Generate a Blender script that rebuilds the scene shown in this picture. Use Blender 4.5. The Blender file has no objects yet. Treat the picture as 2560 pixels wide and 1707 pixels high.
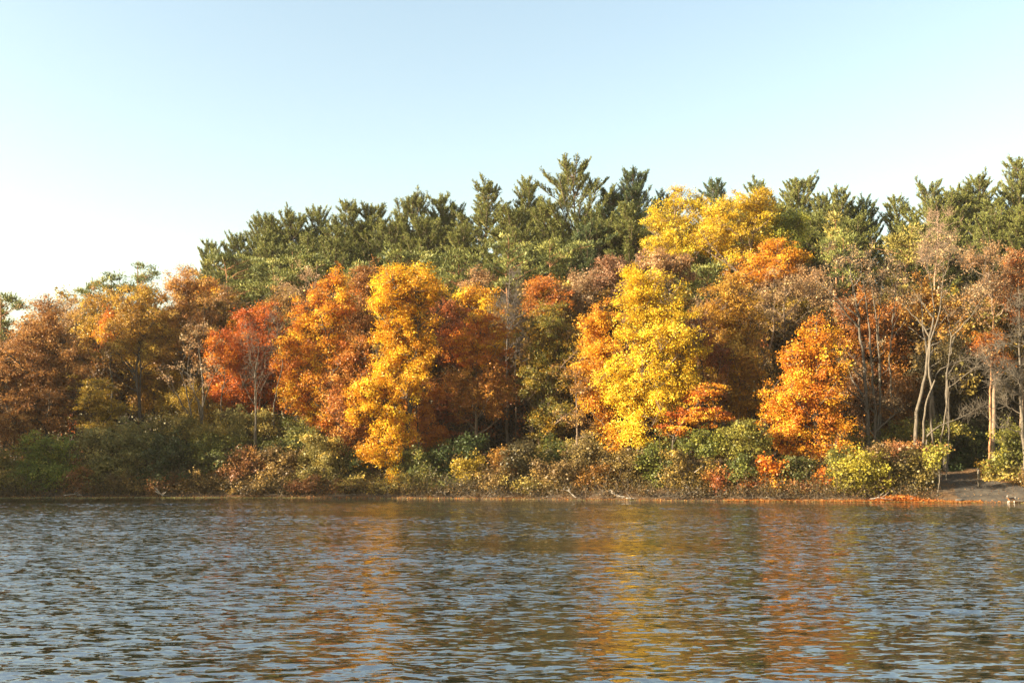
import bpy, math
import numpy as np

# ---------------------------------------------------------------- camera, sky, sun, exposure
SC = bpy.context.scene
COL = SC.collection
PITCH = math.radians(6.95)
CAM_H = 3.0
FPX = 35.0 / 36.0 * 2560.0
cam_data = bpy.data.cameras.new('camera')
cam_data.lens = 35.0
cam_data.sensor_width = 36.0
cam_data.clip_end = 3000.0
cam = bpy.data.objects.new('camera', cam_data)
COL.objects.link(cam)
cam.location = (0, 0, CAM_H)
cam.rotation_euler = (math.radians(90) + PITCH, 0, 0)
SC.camera = cam

SUN_EL = math.radians(21.0)
SUN_AZ = math.radians(-107.0)            # measured from +Y (the view), negative = to the left
SUN_DIR = (math.sin(SUN_AZ) * math.cos(SUN_EL), math.cos(SUN_AZ) * math.cos(SUN_EL), math.sin(SUN_EL))

world = bpy.data.worlds.new("World")
SC.world = world
world.use_nodes = True
wn, wl = world.node_tree.nodes, world.node_tree.links
wn.clear()
w_out = wn.new('ShaderNodeOutputWorld')
w_bg = wn.new('ShaderNodeBackground')
w_sky = wn.new('ShaderNodeTexSky')
w_sky.sky_type = 'NISHITA'
w_sky.sun_disc = False
w_sky.sun_elevation = SUN_EL
w_sky.sun_rotation = SUN_AZ % (2 * math.pi)
w_sky.air_density = 1.6
w_sky.dust_density = 1.5
w_sky.ozone_density = 1.0
w_bg.inputs['Strength'].default_value = 0.067
w_tint = wn.new('ShaderNodeMix'); w_tint.data_type = 'RGBA'; w_tint.blend_type = 'MULTIPLY'
w_tint.inputs[0].default_value = 1.0
w_tint.inputs[7].default_value = (1.03, 0.98, 0.93, 1.0)      # warm colour grade multiplied over the whole sky
wl.new(w_sky.outputs[0], w_tint.inputs[6])
wl.new(w_tint.outputs[2], w_bg.inputs['Color'])
wl.new(w_bg.outputs[0], w_out.inputs['Surface'])

sun_data = bpy.data.lights.new('sun', 'SUN')
sun_data.energy = 5.0
sun_data.angle = math.radians(0.5)
sun_data.color = (1.0, 0.87, 0.64)
sun = bpy.data.objects.new('sun', sun_data)
COL.objects.link(sun)
from mathutils import Vector
sun.rotation_euler = Vector(SUN_DIR).to_track_quat('Z', 'Y').to_euler()
sun.location = (-60, -20, 60)

SC.view_settings.view_transform = 'Standard'
SC.view_settings.look = 'None'
SC.view_settings.exposure = 2.32
SC.view_settings.gamma = 1.0
SC.render.engine = 'CYCLES'
SC.cycles.max_bounces = 6
SC.cycles.diffuse_bounces = 3
SC.cycles.glossy_bounces = 2
SC.cycles.transmission_bounces = 3
SC.cycles.caustics_reflective = False
SC.cycles.caustics_refractive = False

# ---------------------------------------------------------------- pixel <-> place (photo pixels, 2560 x 1707)
CP, SP = math.cos(PITCH), math.sin(PITCH)

def at(px, py, Y):
    """The point seen at photo pixel (px, py) that stands Y metres out."""
    cx, cy = (px - 1280.0) / FPX, (853.5 - py) / FPX
    s = Y / (CP - cy * SP)
    return np.array([s * cx, Y, CAM_H + s * (SP + cy * CP)])

def m_per_px(py, Y):
    cy = (853.5 - py) / FPX
    return Y / (CP - cy * SP) / FPX

def on_water(px, py):
    cx, cy = (px - 1280.0) / FPX, (853.5 - py) / FPX
    s = -CAM_H / (SP + cy * CP)
    return s * cx, s * (CP - cy * SP)

_wl = [on_water(*p) for p in ((0, 1244), (300, 1243), (600, 1243), (1000, 1245), (1300, 1247), (1700, 1251), (2000, 1253), (2300, 1255), (2560, 1257))]
SHX = np.array([-200, -120, -75, -58, -50] + [p[0] for p in _wl] + [55, 90, 200])
SHY = np.array([-20, 20, 62, 76, 83] + [p[1] for p in _wl] + [74, 66, 40])

def shore(x):
    x = np.asarray(x, float)
    return np.interp(x, SHX, SHY) + 0.22 * np.sin(x * 0.9) + 0.12 * np.sin(x * 2.3 + 1.0)

def ground_z(x, y):
    x = np.asarray(x, float); y = np.asarray(y, float)
    d = y - shore(x)
    k = np.interp(x, [-80, -48, -25, 0, 40, 90], [0.36, 0.36, 0.6, 0.92, 1.0, 1.0])
    up = 0.30 * np.clip(d, 0, 3) + 0.19 * k * np.clip(d - 3, 0, 62) + 0.02 * np.clip(d - 65, 0, 400)
    dn = 0.22 * np.clip(d, -12, 0)
    bump = 0.10 * np.sin(x * 0.7 + y * 0.31) * np.sin(y * 0.53 - x * 0.2) * np.clip(d / 4, 0, 1)
    return up + dn + bump

# ---------------------------------------------------------------- object helpers
def link(name, me, mat=None, parent=None):
    o = bpy.data.objects.new(name, me)
    COL.objects.link(o)
    if mat is not None and me is not None and not me.materials:
        me.materials.append(mat)
    if parent is not None:
        o.parent = parent
    return o

def tag(o, label, cat, group=None, kind=None):
    o['label'] = label
    if cat: o['category'] = cat
    if group: o['group'] = group
    if kind: o['kind'] = kind
    return o

def empty(name, loc, label, cat, group=None):
    o = bpy.data.objects.new(name, None)
    COL.objects.link(o)
    o.location = tuple(float(v) for v in loc)
    o.empty_display_size = 0.5
    return tag(o, label, cat, group)

def mesh_np(name, co, faces, attr=None, smooth=False):
    """faces: (N, k) int array. attr: dict name -> per-vertex floats."""
    me = bpy.data.meshes.new(name)
    co = np.ascontiguousarray(co, dtype=np.float32)
    faces = np.ascontiguousarray(faces, dtype=np.int32)
    n, k = faces.shape
    me.vertices.add(len(co)); me.vertices.foreach_set('co', co.ravel())
    me.loops.add(n * k); me.loops.foreach_set('vertex_index', faces.ravel())
    me.polygons.add(n)
    me.polygons.foreach_set('loop_start', np.arange(0, n * k, k, dtype=np.int32))
    me.polygons.foreach_set('loop_total', np.full(n, k, dtype=np.int32))
    if smooth:
        me.polygons.foreach_set('use_smooth', np.ones(n, dtype=bool))
    if attr:
        for an, v in attr.items():
            a = me.attributes.new(an, 'FLOAT', 'POINT')
            a.data.foreach_set('value', np.ascontiguousarray(v, dtype=np.float32))
    me.update(calc_edges=True)
    return me

def unit(v):
    return v / np.maximum(np.linalg.norm(v, axis=-1, keepdims=True), 1e-9)

class Tubes:
    """Collects tapering tubes and joins them into one mesh."""
    def __init__(self):
        self.co, self.fa, self.n = [], [], 0
    def add(self, P, R, sides=5):
        """P (N, m, 3) polylines, R (N, m) radii."""
        P = np.asarray(P, float); R = np.asarray(R, float)
        if P.ndim == 2: P, R = P[None], R[None]
        N, m, _ = P.shape
        T = np.gradient(P, axis=1); T = unit(T)
        ref = np.where(np.abs(T[..., 2:3]) > 0.9, np.array([1.0, 0, 0]), np.array([0, 0, 1.0]))
        A = unit(np.cross(T, ref)); B = np.cross(T, A)
        an = np.arange(sides) * 2 * np.pi / sides
        ring = P[:, :, None] + R[:, :, None, None] * (A[:, :, None] * np.cos(an)[None, None, :, None] + B[:, :, None] * np.sin(an)[None, None, :, None])
        base = self.n + (np.arange(N) * m * sides)[:, None, None] + (np.arange(m - 1) * sides)[None, :, None] + np.arange(sides)[None, None, :]
        nxt = self.n + (np.arange(N) * m * sides)[:, None, None] + (np.arange(m - 1) * sides)[None, :, None] + ((np.arange(sides) + 1) % sides)[None, None, :]
        self.fa.append(np.stack([base, nxt, nxt + sides, base + sides], -1).reshape(-1, 4))
        self.co.append(ring.reshape(-1, 3)); self.n += N * m * sides
    def mesh(self, name):
        return mesh_np(name, np.concatenate(self.co), np.concatenate(self.fa), smooth=True)

def bez(A, C, B, n):
    t = np.linspace(0, 1, n)[None, :, None]
    return (1 - t) ** 2 * A[:, None] + 2 * t * (1 - t) * C[:, None] + t * t * B[:, None]

# ---------------------------------------------------------------- materials
def new_mat(name):
    m = bpy.data.materials.new(name)
    m.use_nodes = True
    nt = m.node_tree
    nt.nodes.clear()
    out = nt.nodes.new('ShaderNodeOutputMaterial')
    return m, nt.nodes, nt.links, out

def obj_attr(N, name):
    a = N.new('ShaderNodeAttribute'); a.attribute_type = 'OBJECT'; a.attribute_name = name
    return a

def mixc(N, L, fac, a, b, mode='MIX'):
    m = N.new('ShaderNodeMix'); m.data_type = 'RGBA'; m.blend_type = mode
    for s, v in ((m.inputs[0], fac), (m.inputs[6], a), (m.inputs[7], b)):
        if hasattr(v, 'is_linked') or hasattr(v, 'links'): L.new(v, s)
        elif isinstance(v, (int, float)): s.default_value = v
        else: s.default_value = (*v, 1.0)
    return m.outputs[2]

def ramp(N, L, fac, stops):
    r = N.new('ShaderNodeValToRGB')
    e = r.color_ramp.elements
    while len(e) < len(stops): e.new(0.5)
    for k, (p, c) in enumerate(stops):
        e[k].position = p; e[k].color = (*c, 1.0) if len(c) == 3 else c
    L.new(fac, r.inputs[0])
    return r.outputs[0]

def leaf_material(name, translucency, rough, spec):
    """Leaf colour comes from three colours kept on each crown and a value kept on each leaf."""
    m, N, L, out = new_mat(name)
    v = N.new('ShaderNodeAttribute'); v.attribute_name = 'tone'
    a, b, c = obj_attr(N, 'leaf_a'), obj_attr(N, 'leaf_b'), obj_attr(N, 'leaf_c')
    s1 = N.new('ShaderNodeMapRange'); s1.interpolation_type = 'SMOOTHSTEP'
    s1.inputs[1].default_value = 0.2; s1.inputs[2].default_value = 0.7
    L.new(v.outputs['Fac'], s1.inputs[0])
    s2 = N.new('ShaderNodeMapRange'); s2.interpolation_type = 'SMOOTHSTEP'
    s2.inputs[1].default_value = 0.72; s2.inputs[2].default_value = 0.95
    L.new(v.outputs['Fac'], s2.inputs[0])
    col = mixc(N, L, s1.outputs[0], a.outputs['Color'], b.outputs['Color'])
    col = mixc(N, L, s2.outputs[0], col, c.outputs['Color'])
    p = N.new('ShaderNodeBsdfPrincipled')
    p.inputs['Roughness'].default_value = rough
    p.inputs['Specular IOR Level'].default_value = spec
    L.new(col, p.inputs['Base Color'])
    t = N.new('ShaderNodeBsdfTranslucent'); L.new(col, t.inputs['Color'])
    mx = N.new('ShaderNodeMixShader'); mx.inputs[0].default_value = translucency
    L.new(p.outputs[0], mx.inputs[1]); L.new(t.outputs[0], mx.inputs[2])
    L.new(mx.outputs[0], out.inputs['Surface'])
    return m

LEAF = leaf_material('broad_leaf', 0.40, 0.5, 0.35)
NEEDLE = leaf_material('pine_needle', 0.18, 0.55, 0.25)

def bark_material():
    m, N, L, out = new_mat('bark')
    b = obj_attr(N, 'bark')
    tc = N.new('ShaderNodeTexCoord')
    mp = N.new('ShaderNodeMapping'); mp.inputs['Scale'].default_value = (6, 6, 1.4)
    L.new(tc.outputs['Object'], mp.inputs[0])
    n = N.new('ShaderNodeTexNoise'); n.inputs['Scale'].default_value = 1.6; n.inputs['Detail'].default_value = 6
    L.new(mp.outputs[0], n.inputs['Vector'])
    f = ramp(N, L, n.outputs['Fac'], [(0.3, (0.5, 0.48, 0.46)), (0.7, (1.25, 1.22, 1.18))])
    col = mixc(N, L, 1.0, b.outputs['Color'], f, 'MULTIPLY')
    p = N.new('ShaderNodeBsdfPrincipled'); p.inputs['Roughness'].default_value = 0.85
    p.inputs['Specular IOR Level'].default_value = 0.2
    L.new(col, p.inputs['Base Color'])
    L.new(p.outputs[0], out.inputs['Surface'])
    return m
BARK = bark_material()

BARKS = {'grey': (0.095, 0.080, 0.062), 'pale': (0.112, 0.092, 0.068), 'dark': (0.085, 0.065, 0.048), 'brown': (0.15, 0.105, 0.07),
         'red': (0.27, 0.135, 0.065), 'twig': (0.21, 0.145, 0.095), 'bone': (0.36, 0.31, 0.25)}
# ---------------------------------------------------------------- leaves
def leaf_mesh(name, P, Nrm, S, tone, rng, slim=0.75, axis=None):
    """One folded rhombus per leaf: centre P, facing Nrm, length S."""
    n = len(P)
    if axis is None:
        T = unit(np.cross(Nrm, rng.normal(size=(n, 3))))
    else:
        T = unit(axis)
    B = unit(np.cross(Nrm, T))
    h = S[:, None] * 0.5
    co = np.empty((n, 4, 3))
    co[:, 0] = P - T * h; co[:, 2] = P + T * h
    lift = Nrm * h * 0.25
    co[:, 1] = P + B * h * slim + lift; co[:, 3] = P - B * h * slim + lift
    fa = np.arange(n * 4).reshape(n, 4)
    return mesh_np(name, co.reshape(-1, 3), fa, attr={'tone': np.repeat(tone, 4)})

def fps(X, m, rng):
    """m spread-out picks out of the points X."""
    m = min(m, len(X))
    idx = [int(rng.integers(len(X)))]
    d = np.linalg.norm(X - X[idx[0]], axis=1)
    for _ in range(m - 1):
        k = int(d.argmax()); idx.append(k)
        d = np.minimum(d, np.linalg.norm(X - X[k], axis=1))
    return np.array(idx)

def crown_clumps(C, R, n, rng, shell=0.55):
    """n clump centres over bumpy sub-lobes of the ellipsoids (C, R); also their outward directions."""
    w = (R[:, 0] * R[:, 2] + R[:, 0] * R[:, 1]) ** 0.9
    sub_c, sub_r = [], []
    for c, r, ww in zip(C, R, w):
        k = int(np.clip(6 + 3.0 * r.mean(), 7, 20))
        d = unit(rng.normal(size=(k, 3)))
        q = rng.uniform(0.25, 0.86, size=(k, 1))
        sub_c.append(c + d * r * q)
        sub_r.append(np.maximum(r * rng.uniform(0.20, 0.56, size=(k, 1)), 0.25))
        # small fringe sprays that break up the outline
        f = int(k * 0.7)
        d = unit(rng.normal(size=(f, 3)) + np.array([0, 0, 0.25]))
        sub_c.append(c + d * r * rng.uniform(0.85, 1.22, size=(f, 1)))
        sub_r.append(np.maximum(r.mean() * rng.uniform(0.12, 0.26, size=(f, 1)) * np.array([1.2, 1.2, 0.7]), 0.2))
    sub_c, sub_r = np.concatenate(sub_c), np.concatenate(sub_r)
    p = (sub_r.prod(1)) ** 0.62 * np.exp(rng.normal(size=len(sub_r)) * 0.38); p /= p.sum()
    pick = rng.choice(len(sub_c), size=n, p=p)
    d = unit(rng.normal(size=(n, 3)))
    q = rng.uniform(0, 1, size=(n, 1)) ** 0.5 * (1 - shell) + shell
    mid = C.mean(0)
    # each sub-lobe is a spray: drawn out along its own outward, slightly drooping axis
    ax = unit(unit(sub_c - mid) + rng.normal(size=sub_c.shape) * 0.45 + np.array([0, 0, -0.12]))
    st = rng.uniform(0.0, 0.75, size=(len(sub_c), 1))
    v = d * sub_r[pick] * q
    along = (v * ax[pick]).sum(1, keepdims=True)
    cen = sub_c[pick] + v * (1 - 0.28 * st[pick]) + ax[pick] * along * st[pick]
    stray = rng.uniform(size=(n, 1)) < 0.14
    cen = cen + np.where(stray, d * sub_r[pick] * rng.uniform(0.1, 0.5, size=(n, 1)), 0)
    out = unit(d * 0.6 + unit(cen - mid) * 0.6)
    return cen, out, pick

def grow(rng, base, stems, r0, cen, n_prim, n_twig, twig_len, low=0.18, thin=1.0, rise=0.75, sec_r=0.028):
    """Trunk, limbs, branches and twigs out to the clump centres. All world coordinates. Returns Tubes."""
    tb = Tubes()
    H = max(s[-1][2] for s in stems) - base[2]
    SP_, SR_ = [], []
    for s, rr in zip(stems, r0):
        s = np.asarray(s, float)
        # resample and wander a little
        L = np.r_[0, np.cumsum(np.linalg.norm(np.diff(s, axis=0), axis=1))]
        t = np.linspace(0, L[-1], 22)
        q = np.stack([np.interp(t, L, s[:, k]) for k in range(3)], 1)
        wob = np.cumsum(rng.normal(size=(22, 3)) * np.array([0.05, 0.05, 0.0]) * min(1.6, H / 14), axis=0)
        wob -= np.linspace(0, 1, 22)[:, None] * wob[-1] * 0.5
        q = q + wob - wob[0]
        tt = np.linspace(0, 1, 22)
        rad = rr * ((1 - tt) ** 0.75 * 0.92 + 0.08)
        rad[0] *= 1.35; rad[1] *= 1.08
        tb.add(q, rad, 8)
        SP_.append(q); SR_.append(rad)
    ends_p, ends_r = [], []
    if len(cen) and n_prim:
        ti = fps(cen, n_prim, rng)
        A, Cc, T, RA = [], [], [], []
        for k in ti:
            tg = cen[k]
            best = None
            for q, rad in zip(SP_, SR_):
                hd = np.linalg.norm((q - tg)[:, :2], axis=1)
                z_want = tg[2] - rise * hd - 0.4
                z_lo = q[0, 2] + low * (q[-1, 2] - q[0, 2])
                cost = np.abs(q[:, 2] - np.clip(z_want, z_lo, q[-1, 2] - 0.2)) + 0.25 * hd
                j = int(cost.argmin())
                if best is None or cost[j] < best[0]: best = (cost[j], q[j], rad[j])
            A.append(best[1]); RA.append(best[2]); T.append(tg)
        A, T, RA = np.array(A), np.array(T), np.array(RA)
        D = T - A
        hl = np.linalg.norm(D[:, :2], axis=1, keepdims=True)
        Cc = A + D * 0.5
        Cc[:, 2:3] += 0.10 * hl * np.where(rise > 0.5, -0.4, 1.0)
        Cc += rng.normal(size=Cc.shape) * 0.12 * np.linalg.norm(D, axis=1, keepdims=True) * 0.6
        PP = bez(A, Cc, T, 9)
        PP[:, 1:-1] += rng.normal(size=PP[:, 1:-1].shape) * 0.05
        ln = np.linalg.norm(D, axis=1)
        ra = np.minimum(RA * 0.62, 0.018 * ln + 0.02) * thin
        RR = ra[:, None] * np.linspace(1, 0.22, 9)[None] + 0.006
        tb.add(PP, RR, 5)
        ends_p.append(PP[:, 2:].reshape(-1, 3)); ends_r.append(RR[:, 2:].ravel())
        for q, rad in zip(SP_, SR_):
            ends_p.append(q[12:]); ends_r.append(rad[12:])
        E, ER = np.concatenate(ends_p), np.concatenate(ends_r)
        # branches: every clump hangs on the nearest limb point below it
        dz = cen[:, None, :] - E[None]
        dist = np.sqrt((dz ** 2).sum(-1)) + 0.9 * np.clip(-dz[..., 2], 0, None)
        j = dist.argmin(1)
        A2 = E[j]; D2 = cen - A2
        C2 = A2 + D2 * 0.5 + rng.normal(size=D2.shape) * 0.14 * np.linalg.norm(D2, axis=1, keepdims=True)
        P2 = bez(A2, C2, cen, 5)
        r2 = np.minimum(ER[j] * 0.6, sec_r) * thin
        tb.add(P2, r2[:, None] * np.linspace(1, 0.4, 5)[None] + 0.004, 4)
        if n_twig:
            n = len(cen) * n_twig
            st = P2[:, 2:][np.repeat(np.arange(len(cen)), n_twig), rng.integers(0, 3, n)]
            out = unit(unit(D2)[np.repeat(np.arange(len(cen)), n_twig)] * 0.7 + rng.normal(size=(n, 3)) * 0.75 + np.array([0, 0, 0.45]))
            ln = twig_len * rng.uniform(0.5, 1.3, (n, 1))
            mid = st + out * ln * 0.5 + rng.normal(size=(n, 3)) * 0.06 * ln
            end = st + out * ln + np.array([0, 0, 0.10]) * ln
            P3 = np.stack([st, mid, end], 1)
            tb.add(P3, np.array([[0.014, 0.011, 0.006]]) * np.ones((n, 1)) * min(1.0, thin), 3)
    return tb

def px_area(lobes, rng):
    """Area in square pixels that the lobes cover together."""
    L = np.array([l[:4] for l in lobes], float)
    x0, x1 = (L[:, 0] - L[:, 2]).min(), (L[:, 0] + L[:, 2]).max()
    y0, y1 = (L[:, 1] - L[:, 3]).min(), (L[:, 1] + L[:, 3]).max()
    q = rng.uniform(size=(4000, 2)) * [x1 - x0, y1 - y0] + [x0, y0]
    inside = ((((q[:, None] - L[None, :, :2]) / L[None, :, 2:4]) ** 2).sum(-1) < 1).any(1)
    return inside.mean() * (x1 - x0) * (y1 - y0)

SEED = [100]
def shore_at(px):
    x = (px - 1280) / FPX * 85.0
    for _ in range(3):
        x = (px - 1280) / FPX * float(shore(x)) * 1.01
    return float(shore(x))

LOD = 1.0
def tree(name, label, cat, d, lobes, cols, lai=3.2, leaf=0.13, bark='grey', bx=None, stems=None, group=None,
         trunk_r=None, n_prim=None, twigs=1, twig_len=0.7, low=0.2, thin=1.0, rise=0.75, depth=0.85, clump=0.52,
         per=46, flat=0.75, needle=False, top=0.9, droop=0.0, world_lobes=None, base=None, shell=0.5, wide=1.0):
    """A broad-leaved tree, bare tree, shrub or cloud pine standing d metres behind the waterline.
    lobes: (px, py, rx, ry[, metres nearer]) crown masses in photo pixels at that distance."""
    SEED[0] += 1
    rng = np.random.default_rng(SEED[0])
    if world_lobes is None:
        lx = np.mean([l[0] for l in lobes]) if bx is None else bx
        Y = shore_at(lx) + d
        C, R = [], []
        if wide != 1.0:
            mx, my = np.mean([l[0] for l in lobes]), np.mean([l[1] for l in lobes])
            lobes = [(mx + (l[0] - mx) * (1 + 0.4 * (wide - 1)), l[1], l[2] * wide, l[3] * (1 + 1.2 * (wide - 1)), *l[4:]) for l in lobes]
        for l in lobes:
            mp = m_per_px(l[1], Y)
            near = l[4] if len(l) > 4 else 0.0
            C.append(at(l[0], l[1], Y) + [0, rng.normal() * 0.18 * l[2] * mp - near, 0])
            R.append([l[2] * mp, l[2] * mp * depth, l[3] * mp])
        C, R = np.array(C), np.array(R)
        bxw = at(lx, 1150, Y)[0]
        base = np.array([bxw, Y, float(ground_z(bxw, Y)) - 0.05])
        area = px_area(lobes, rng) * m_per_px(np.mean([l[1] for l in lobes]), Y) ** 2
    else:
        C, R = world_lobes
        Y = base[1]
        area = 0.75 * (np.pi * R[:, 0] * R[:, 2]).sum()
    H = (C[:, 2] + R[:, 2]).max() - base[2]
    n_leaf = int(max(60, (lai * 1.25 if lai > 2 else lai * 1.8) * area / (leaf * leaf * 0.36) * LOD)) if lai > 0 else 0
    n_cl = int(np.clip(n_leaf / per, 24, 2800)) if lai > 0 else int(np.clip(area * 8.0, 60, 900))
    cen, out, pick = crown_clumps(C, R, n_cl, rng, shell)
    gz = ground_z(cen[:, 0], cen[:, 1])
    cen[:, 2] = np.maximum(cen[:, 2], gz + 0.12)
    if stems is None:
        k = int(np.argmax(C[:, 2] + R[:, 2] * 0.6))
        tp = C[k] + [0, 0, R[k, 2] * (top * 2 - 1)]
        mid = base * 0.5 + tp * 0.5
        mid[:2] += rng.normal(size=2) * 0.02 * H
        sw = [[base, mid, tp]]
    else:
        sw = []
        for s in stems:
            pts = [at(p[0], p[1], Y + (p[2] if len(p) > 2 else 0)) for p in s]
            pts[0][2] = float(ground_z(pts[0][0], pts[0][1])) - 0.05
            sw.append(pts)
        base = np.array(sw[0][0])
    r0 = trunk_r if trunk_r is not None else 0.008 * H + 0.05
    r0 = list(r0) if isinstance(r0, (list, tuple)) else [r0] * len(sw)
    if n_prim is None: n_prim = int(np.clip(6 + H * 0.9, 6, 26))
    tb = grow(rng, base, sw, r0, cen, n_prim, twigs, twig_len, low, thin, rise)
    root = empty(name, base, label, cat, group)
    me = tb.mesh(name + '_trunk')
    co = np.empty(len(me.vertices) * 3, np.float32); me.vertices.foreach_get('co', co)
    co = co.reshape(-1, 3) - base.astype(np.float32); me.vertices.foreach_set('co', co.ravel())
    trunk = link('trunk' if cat not in ('shrub', 'bush') else 'stem', me, BARK, root)
    trunk['bark'] = [float(v) for v in (BARKS[bark] if isinstance(bark, str) else bark)]
    if n_leaf:
        ci = rng.integers(0, n_cl, n_leaf)
        size_c = rng.uniform(0.7, 1.3, n_cl) * clump
        off = rng.normal(size=(n_leaf, 3)) * 0.5
        off *= size_c[ci][:, None] * np.array([1, 1, flat])
        P = cen[ci] + off
        P[:, 2] -= droop * (off[:, 0] ** 2 + off[:, 1] ** 2)
        P[:, 2] = np.maximum(P[:, 2], ground_z(P[:, 0], P[:, 1]) + 0.05)
        S = leaf * np.exp(rng.normal(size=n_leaf) * 0.28)
        tc = np.clip(rng.normal(0.45, 0.2, n_cl), 0, 1)
        st = rng.normal(0, 0.27, pick.max() + 1)
        tone = np.clip(tc[ci] * 0.55 + st[pick[ci]] + rng.uniform(0, 0.5, n_leaf), 0, 1)
        if needle:
            ax = unit(off / np.array([1, 1, flat]) + out[ci] * 0.35 + np.array([0, 0, 0.55]) + rng.normal(size=(n_leaf, 3)) * 0.35)
            Nn = unit(np.cross(ax, rng.normal(size=(n_leaf, 3))))
            cm = leaf_mesh(name + '_crown', P - base, Nn, S * 1.5, tone, rng, slim=0.24, axis=ax)
        else:
            Nn = unit(out[ci] * 0.55 + np.array([0, 0, 0.45]) + rng.normal(size=(n_leaf, 3)) * 0.62)
            cm = leaf_mesh(name + '_crown', P - base, Nn, S, tone, rng)
        crown = link('crown' if cat not in ('shrub', 'bush') else 'foliage', cm, NEEDLE if needle else LEAF, root)
        for key, c in zip(('leaf_a', 'leaf_b', 'leaf_c'), cols):
            crown[key] = [float(v) for v in c]
    return root

# ---------------------------------------------------------------- white pines: whorled branches with upswept plumes
def white_pine_meshes(seed, H=30.0, Lmax=3.4, bottom=0.16, forks=1, fork_at=0.6, openness=0.0, lean=0.0, bare_gap=None, top_cut=0.70, el_top=37.0):
    rng = np.random.default_rng(seed)
    tb = Tubes()
    tips, dirs, lens = [], [], []
    leaders = []
    t = np.linspace(0, 1, 24)
    main = np.stack([lean * t ** 2 * H * 0.5 + 0.25 * np.sin(t * 5 + seed), 0.25 * np.cos(t * 4 + seed * 2) - 0.25 * np.cos(seed * 2), t * H], 1)
    main[:, 0] -= main[0, 0]
    rad = 0.30 * (1 - t) ** 0.8 + 0.03
    tb.add(main, rad, 8)
    leaders.append((main, bottom, 1.0, 1.0))
    for f in range(forks - 1):
        a = rng.uniform(0, 2 * np.pi) if f else rng.choice([0.2, np.pi - 0.2])
        i0 = int((fork_at + rng.uniform(-0.06, 0.06)) * 23)
        L = H * (1 - t[i0]) * rng.uniform(0.82, 1.0)
        u = np.linspace(0, 1, 14)
        spread = rng.uniform(0.24, 0.36) * L
        q = main[i0] + np.stack([np.cos(a) * spread * u ** 0.6, np.sin(a) * spread * u ** 0.6, L * u], 1)
        tb.add(q, 0.16 * (1 - u) ** 0.8 + 0.02, 6)
        leaders.append((q, 0.12, 0.62, 0.8))
    B_A, B_C, B_T, B_R = [], [], [], []
    for q, b0, ls, dens in leaders:
        z0, z1 = q[0, 2] + b0 * (q[-1, 2] - q[0, 2]), q[-1, 2]
        z = z0
        while z < z1 - 0.15:
            h = (z - z0) / (z1 - z0)
            nb = rng.integers(5, 8)
            a0 = rng.uniform(0, 2 * np.pi)
            for k in range(nb):
                if rng.uniform() < openness: continue
                if bare_gap and bare_gap[0] < h < bare_gap[1] and rng.uniform() < 0.85: continue
                az = a0 + k * 2 * np.pi / nb + rng.normal() * 0.35
                prof = 0.31 + 0.69 * np.clip((1.0 - h) / 0.30, 0, 1) ** 0.75
                L = Lmax * ls * prof * rng.uniform(0.45, 1.35)
                if rng.uniform() < 0.08: L *= 1.4
                el = np.radians(2 + el_top * h ** 1.1 + rng.normal() * 10)
                p0 = np.array([np.interp(z, q[:, 2], q[:, i]) for i in range(3)])
                dv = np.array([np.cos(az) * np.cos(el), np.sin(az) * np.cos(el), np.sin(el)])
                p1 = p0 + dv * L * 0.60
                p2 = p0 + dv * L + np.array([0, 0, L * (0.30 + 0.12 * rng.normal())])
                B_A.append(p0); B_C.append(p1); B_T.append(p2); B_R.append(0.012 + 0.012 * L)
            z += rng.uniform(0.36, 0.56)
        # the leading shoot
        B_A.append(q[-2]); B_C.append(q[-2] * 0.5 + q[-1] * 0.5); B_T.append(q[-1] + [0, 0, 0.7]); B_R.append(0.03)
    A, Cc, T, RB = map(np.array, (B_A, B_C, B_T, B_R))
    PB = bez(A, Cc, T, 8)
    tb.add(PB, RB[:, None] * np.linspace(1, 0.25, 8)[None] + 0.003, 4)
    L = np.linalg.norm(T - A, axis=1)
    # side shoots
    sp, sd, sl = [], [], []
    for i in range(len(A)):
        n = int(5 + L[i] * 5.5)
        u = rng.uniform(0.30, 1.0, n) ** 0.8
        k = np.minimum((u * 7).astype(int), 6); f = (u * 7 - k)[:, None]
        pos = PB[i, k] * (1 - f) + PB[i, k + 1] * f
        ax = unit(PB[i, k + 1] - PB[i, k])
        side = unit(np.cross(ax, [0, 0, 1.0]) + 1e-6) * rng.choice([-1, 1], n)[:, None]
        dr = unit(ax * 0.8 + side * rng.uniform(0.2, 0.95, (n, 1)) + np.array([0, 0, 0.75]) + rng.normal(size=(n, 3)) * 0.22)
        ln = (0.30 + 0.26 * L[i] * (1.15 - u)) * rng.uniform(0.6, 1.25, n)
        sp.append(pos); sd.append(dr); sl.append(np.clip(ln, 0.25, 1.05))
        sp.append(PB[i, -1:]); sd.append(unit(ax[:1] + [0, 0, 0.5])); sl.append(np.array([0.45]))
    sp, sd, sl = np.concatenate(sp), np.concatenate(sd), np.concatenate(sl)
    tb.add(np.stack([sp, sp + sd * sl[:, None]], 1), np.array([[0.012, 0.005]]) * np.ones((len(sp), 1)), 3)
    # needle bundles along the shoots
    nb = np.maximum((sl * 30).astype(int), 10)
    idx = np.repeat(np.arange(len(sp)), nb)
    n = len(idx)
    u = rng.uniform(0.1, 1.05, n)
    pos = sp[idx] + sd[idx] * (sl[idx] * u)[:, None]
    ax = unit(sd[idx] * 0.9 + rng.normal(size=(n, 3)) * 0.5 + np.array([0, 0, 0.15]))
    S = rng.uniform(0.19, 0.33, n)
    P = pos + ax * (S * 0.4)[:, None]
    Nn = unit(np.cross(ax, rng.normal(size=(n, 3))))
    tone_s = np.clip(rng.normal(0.4, 0.22, len(sp)), 0, 1)
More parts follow.
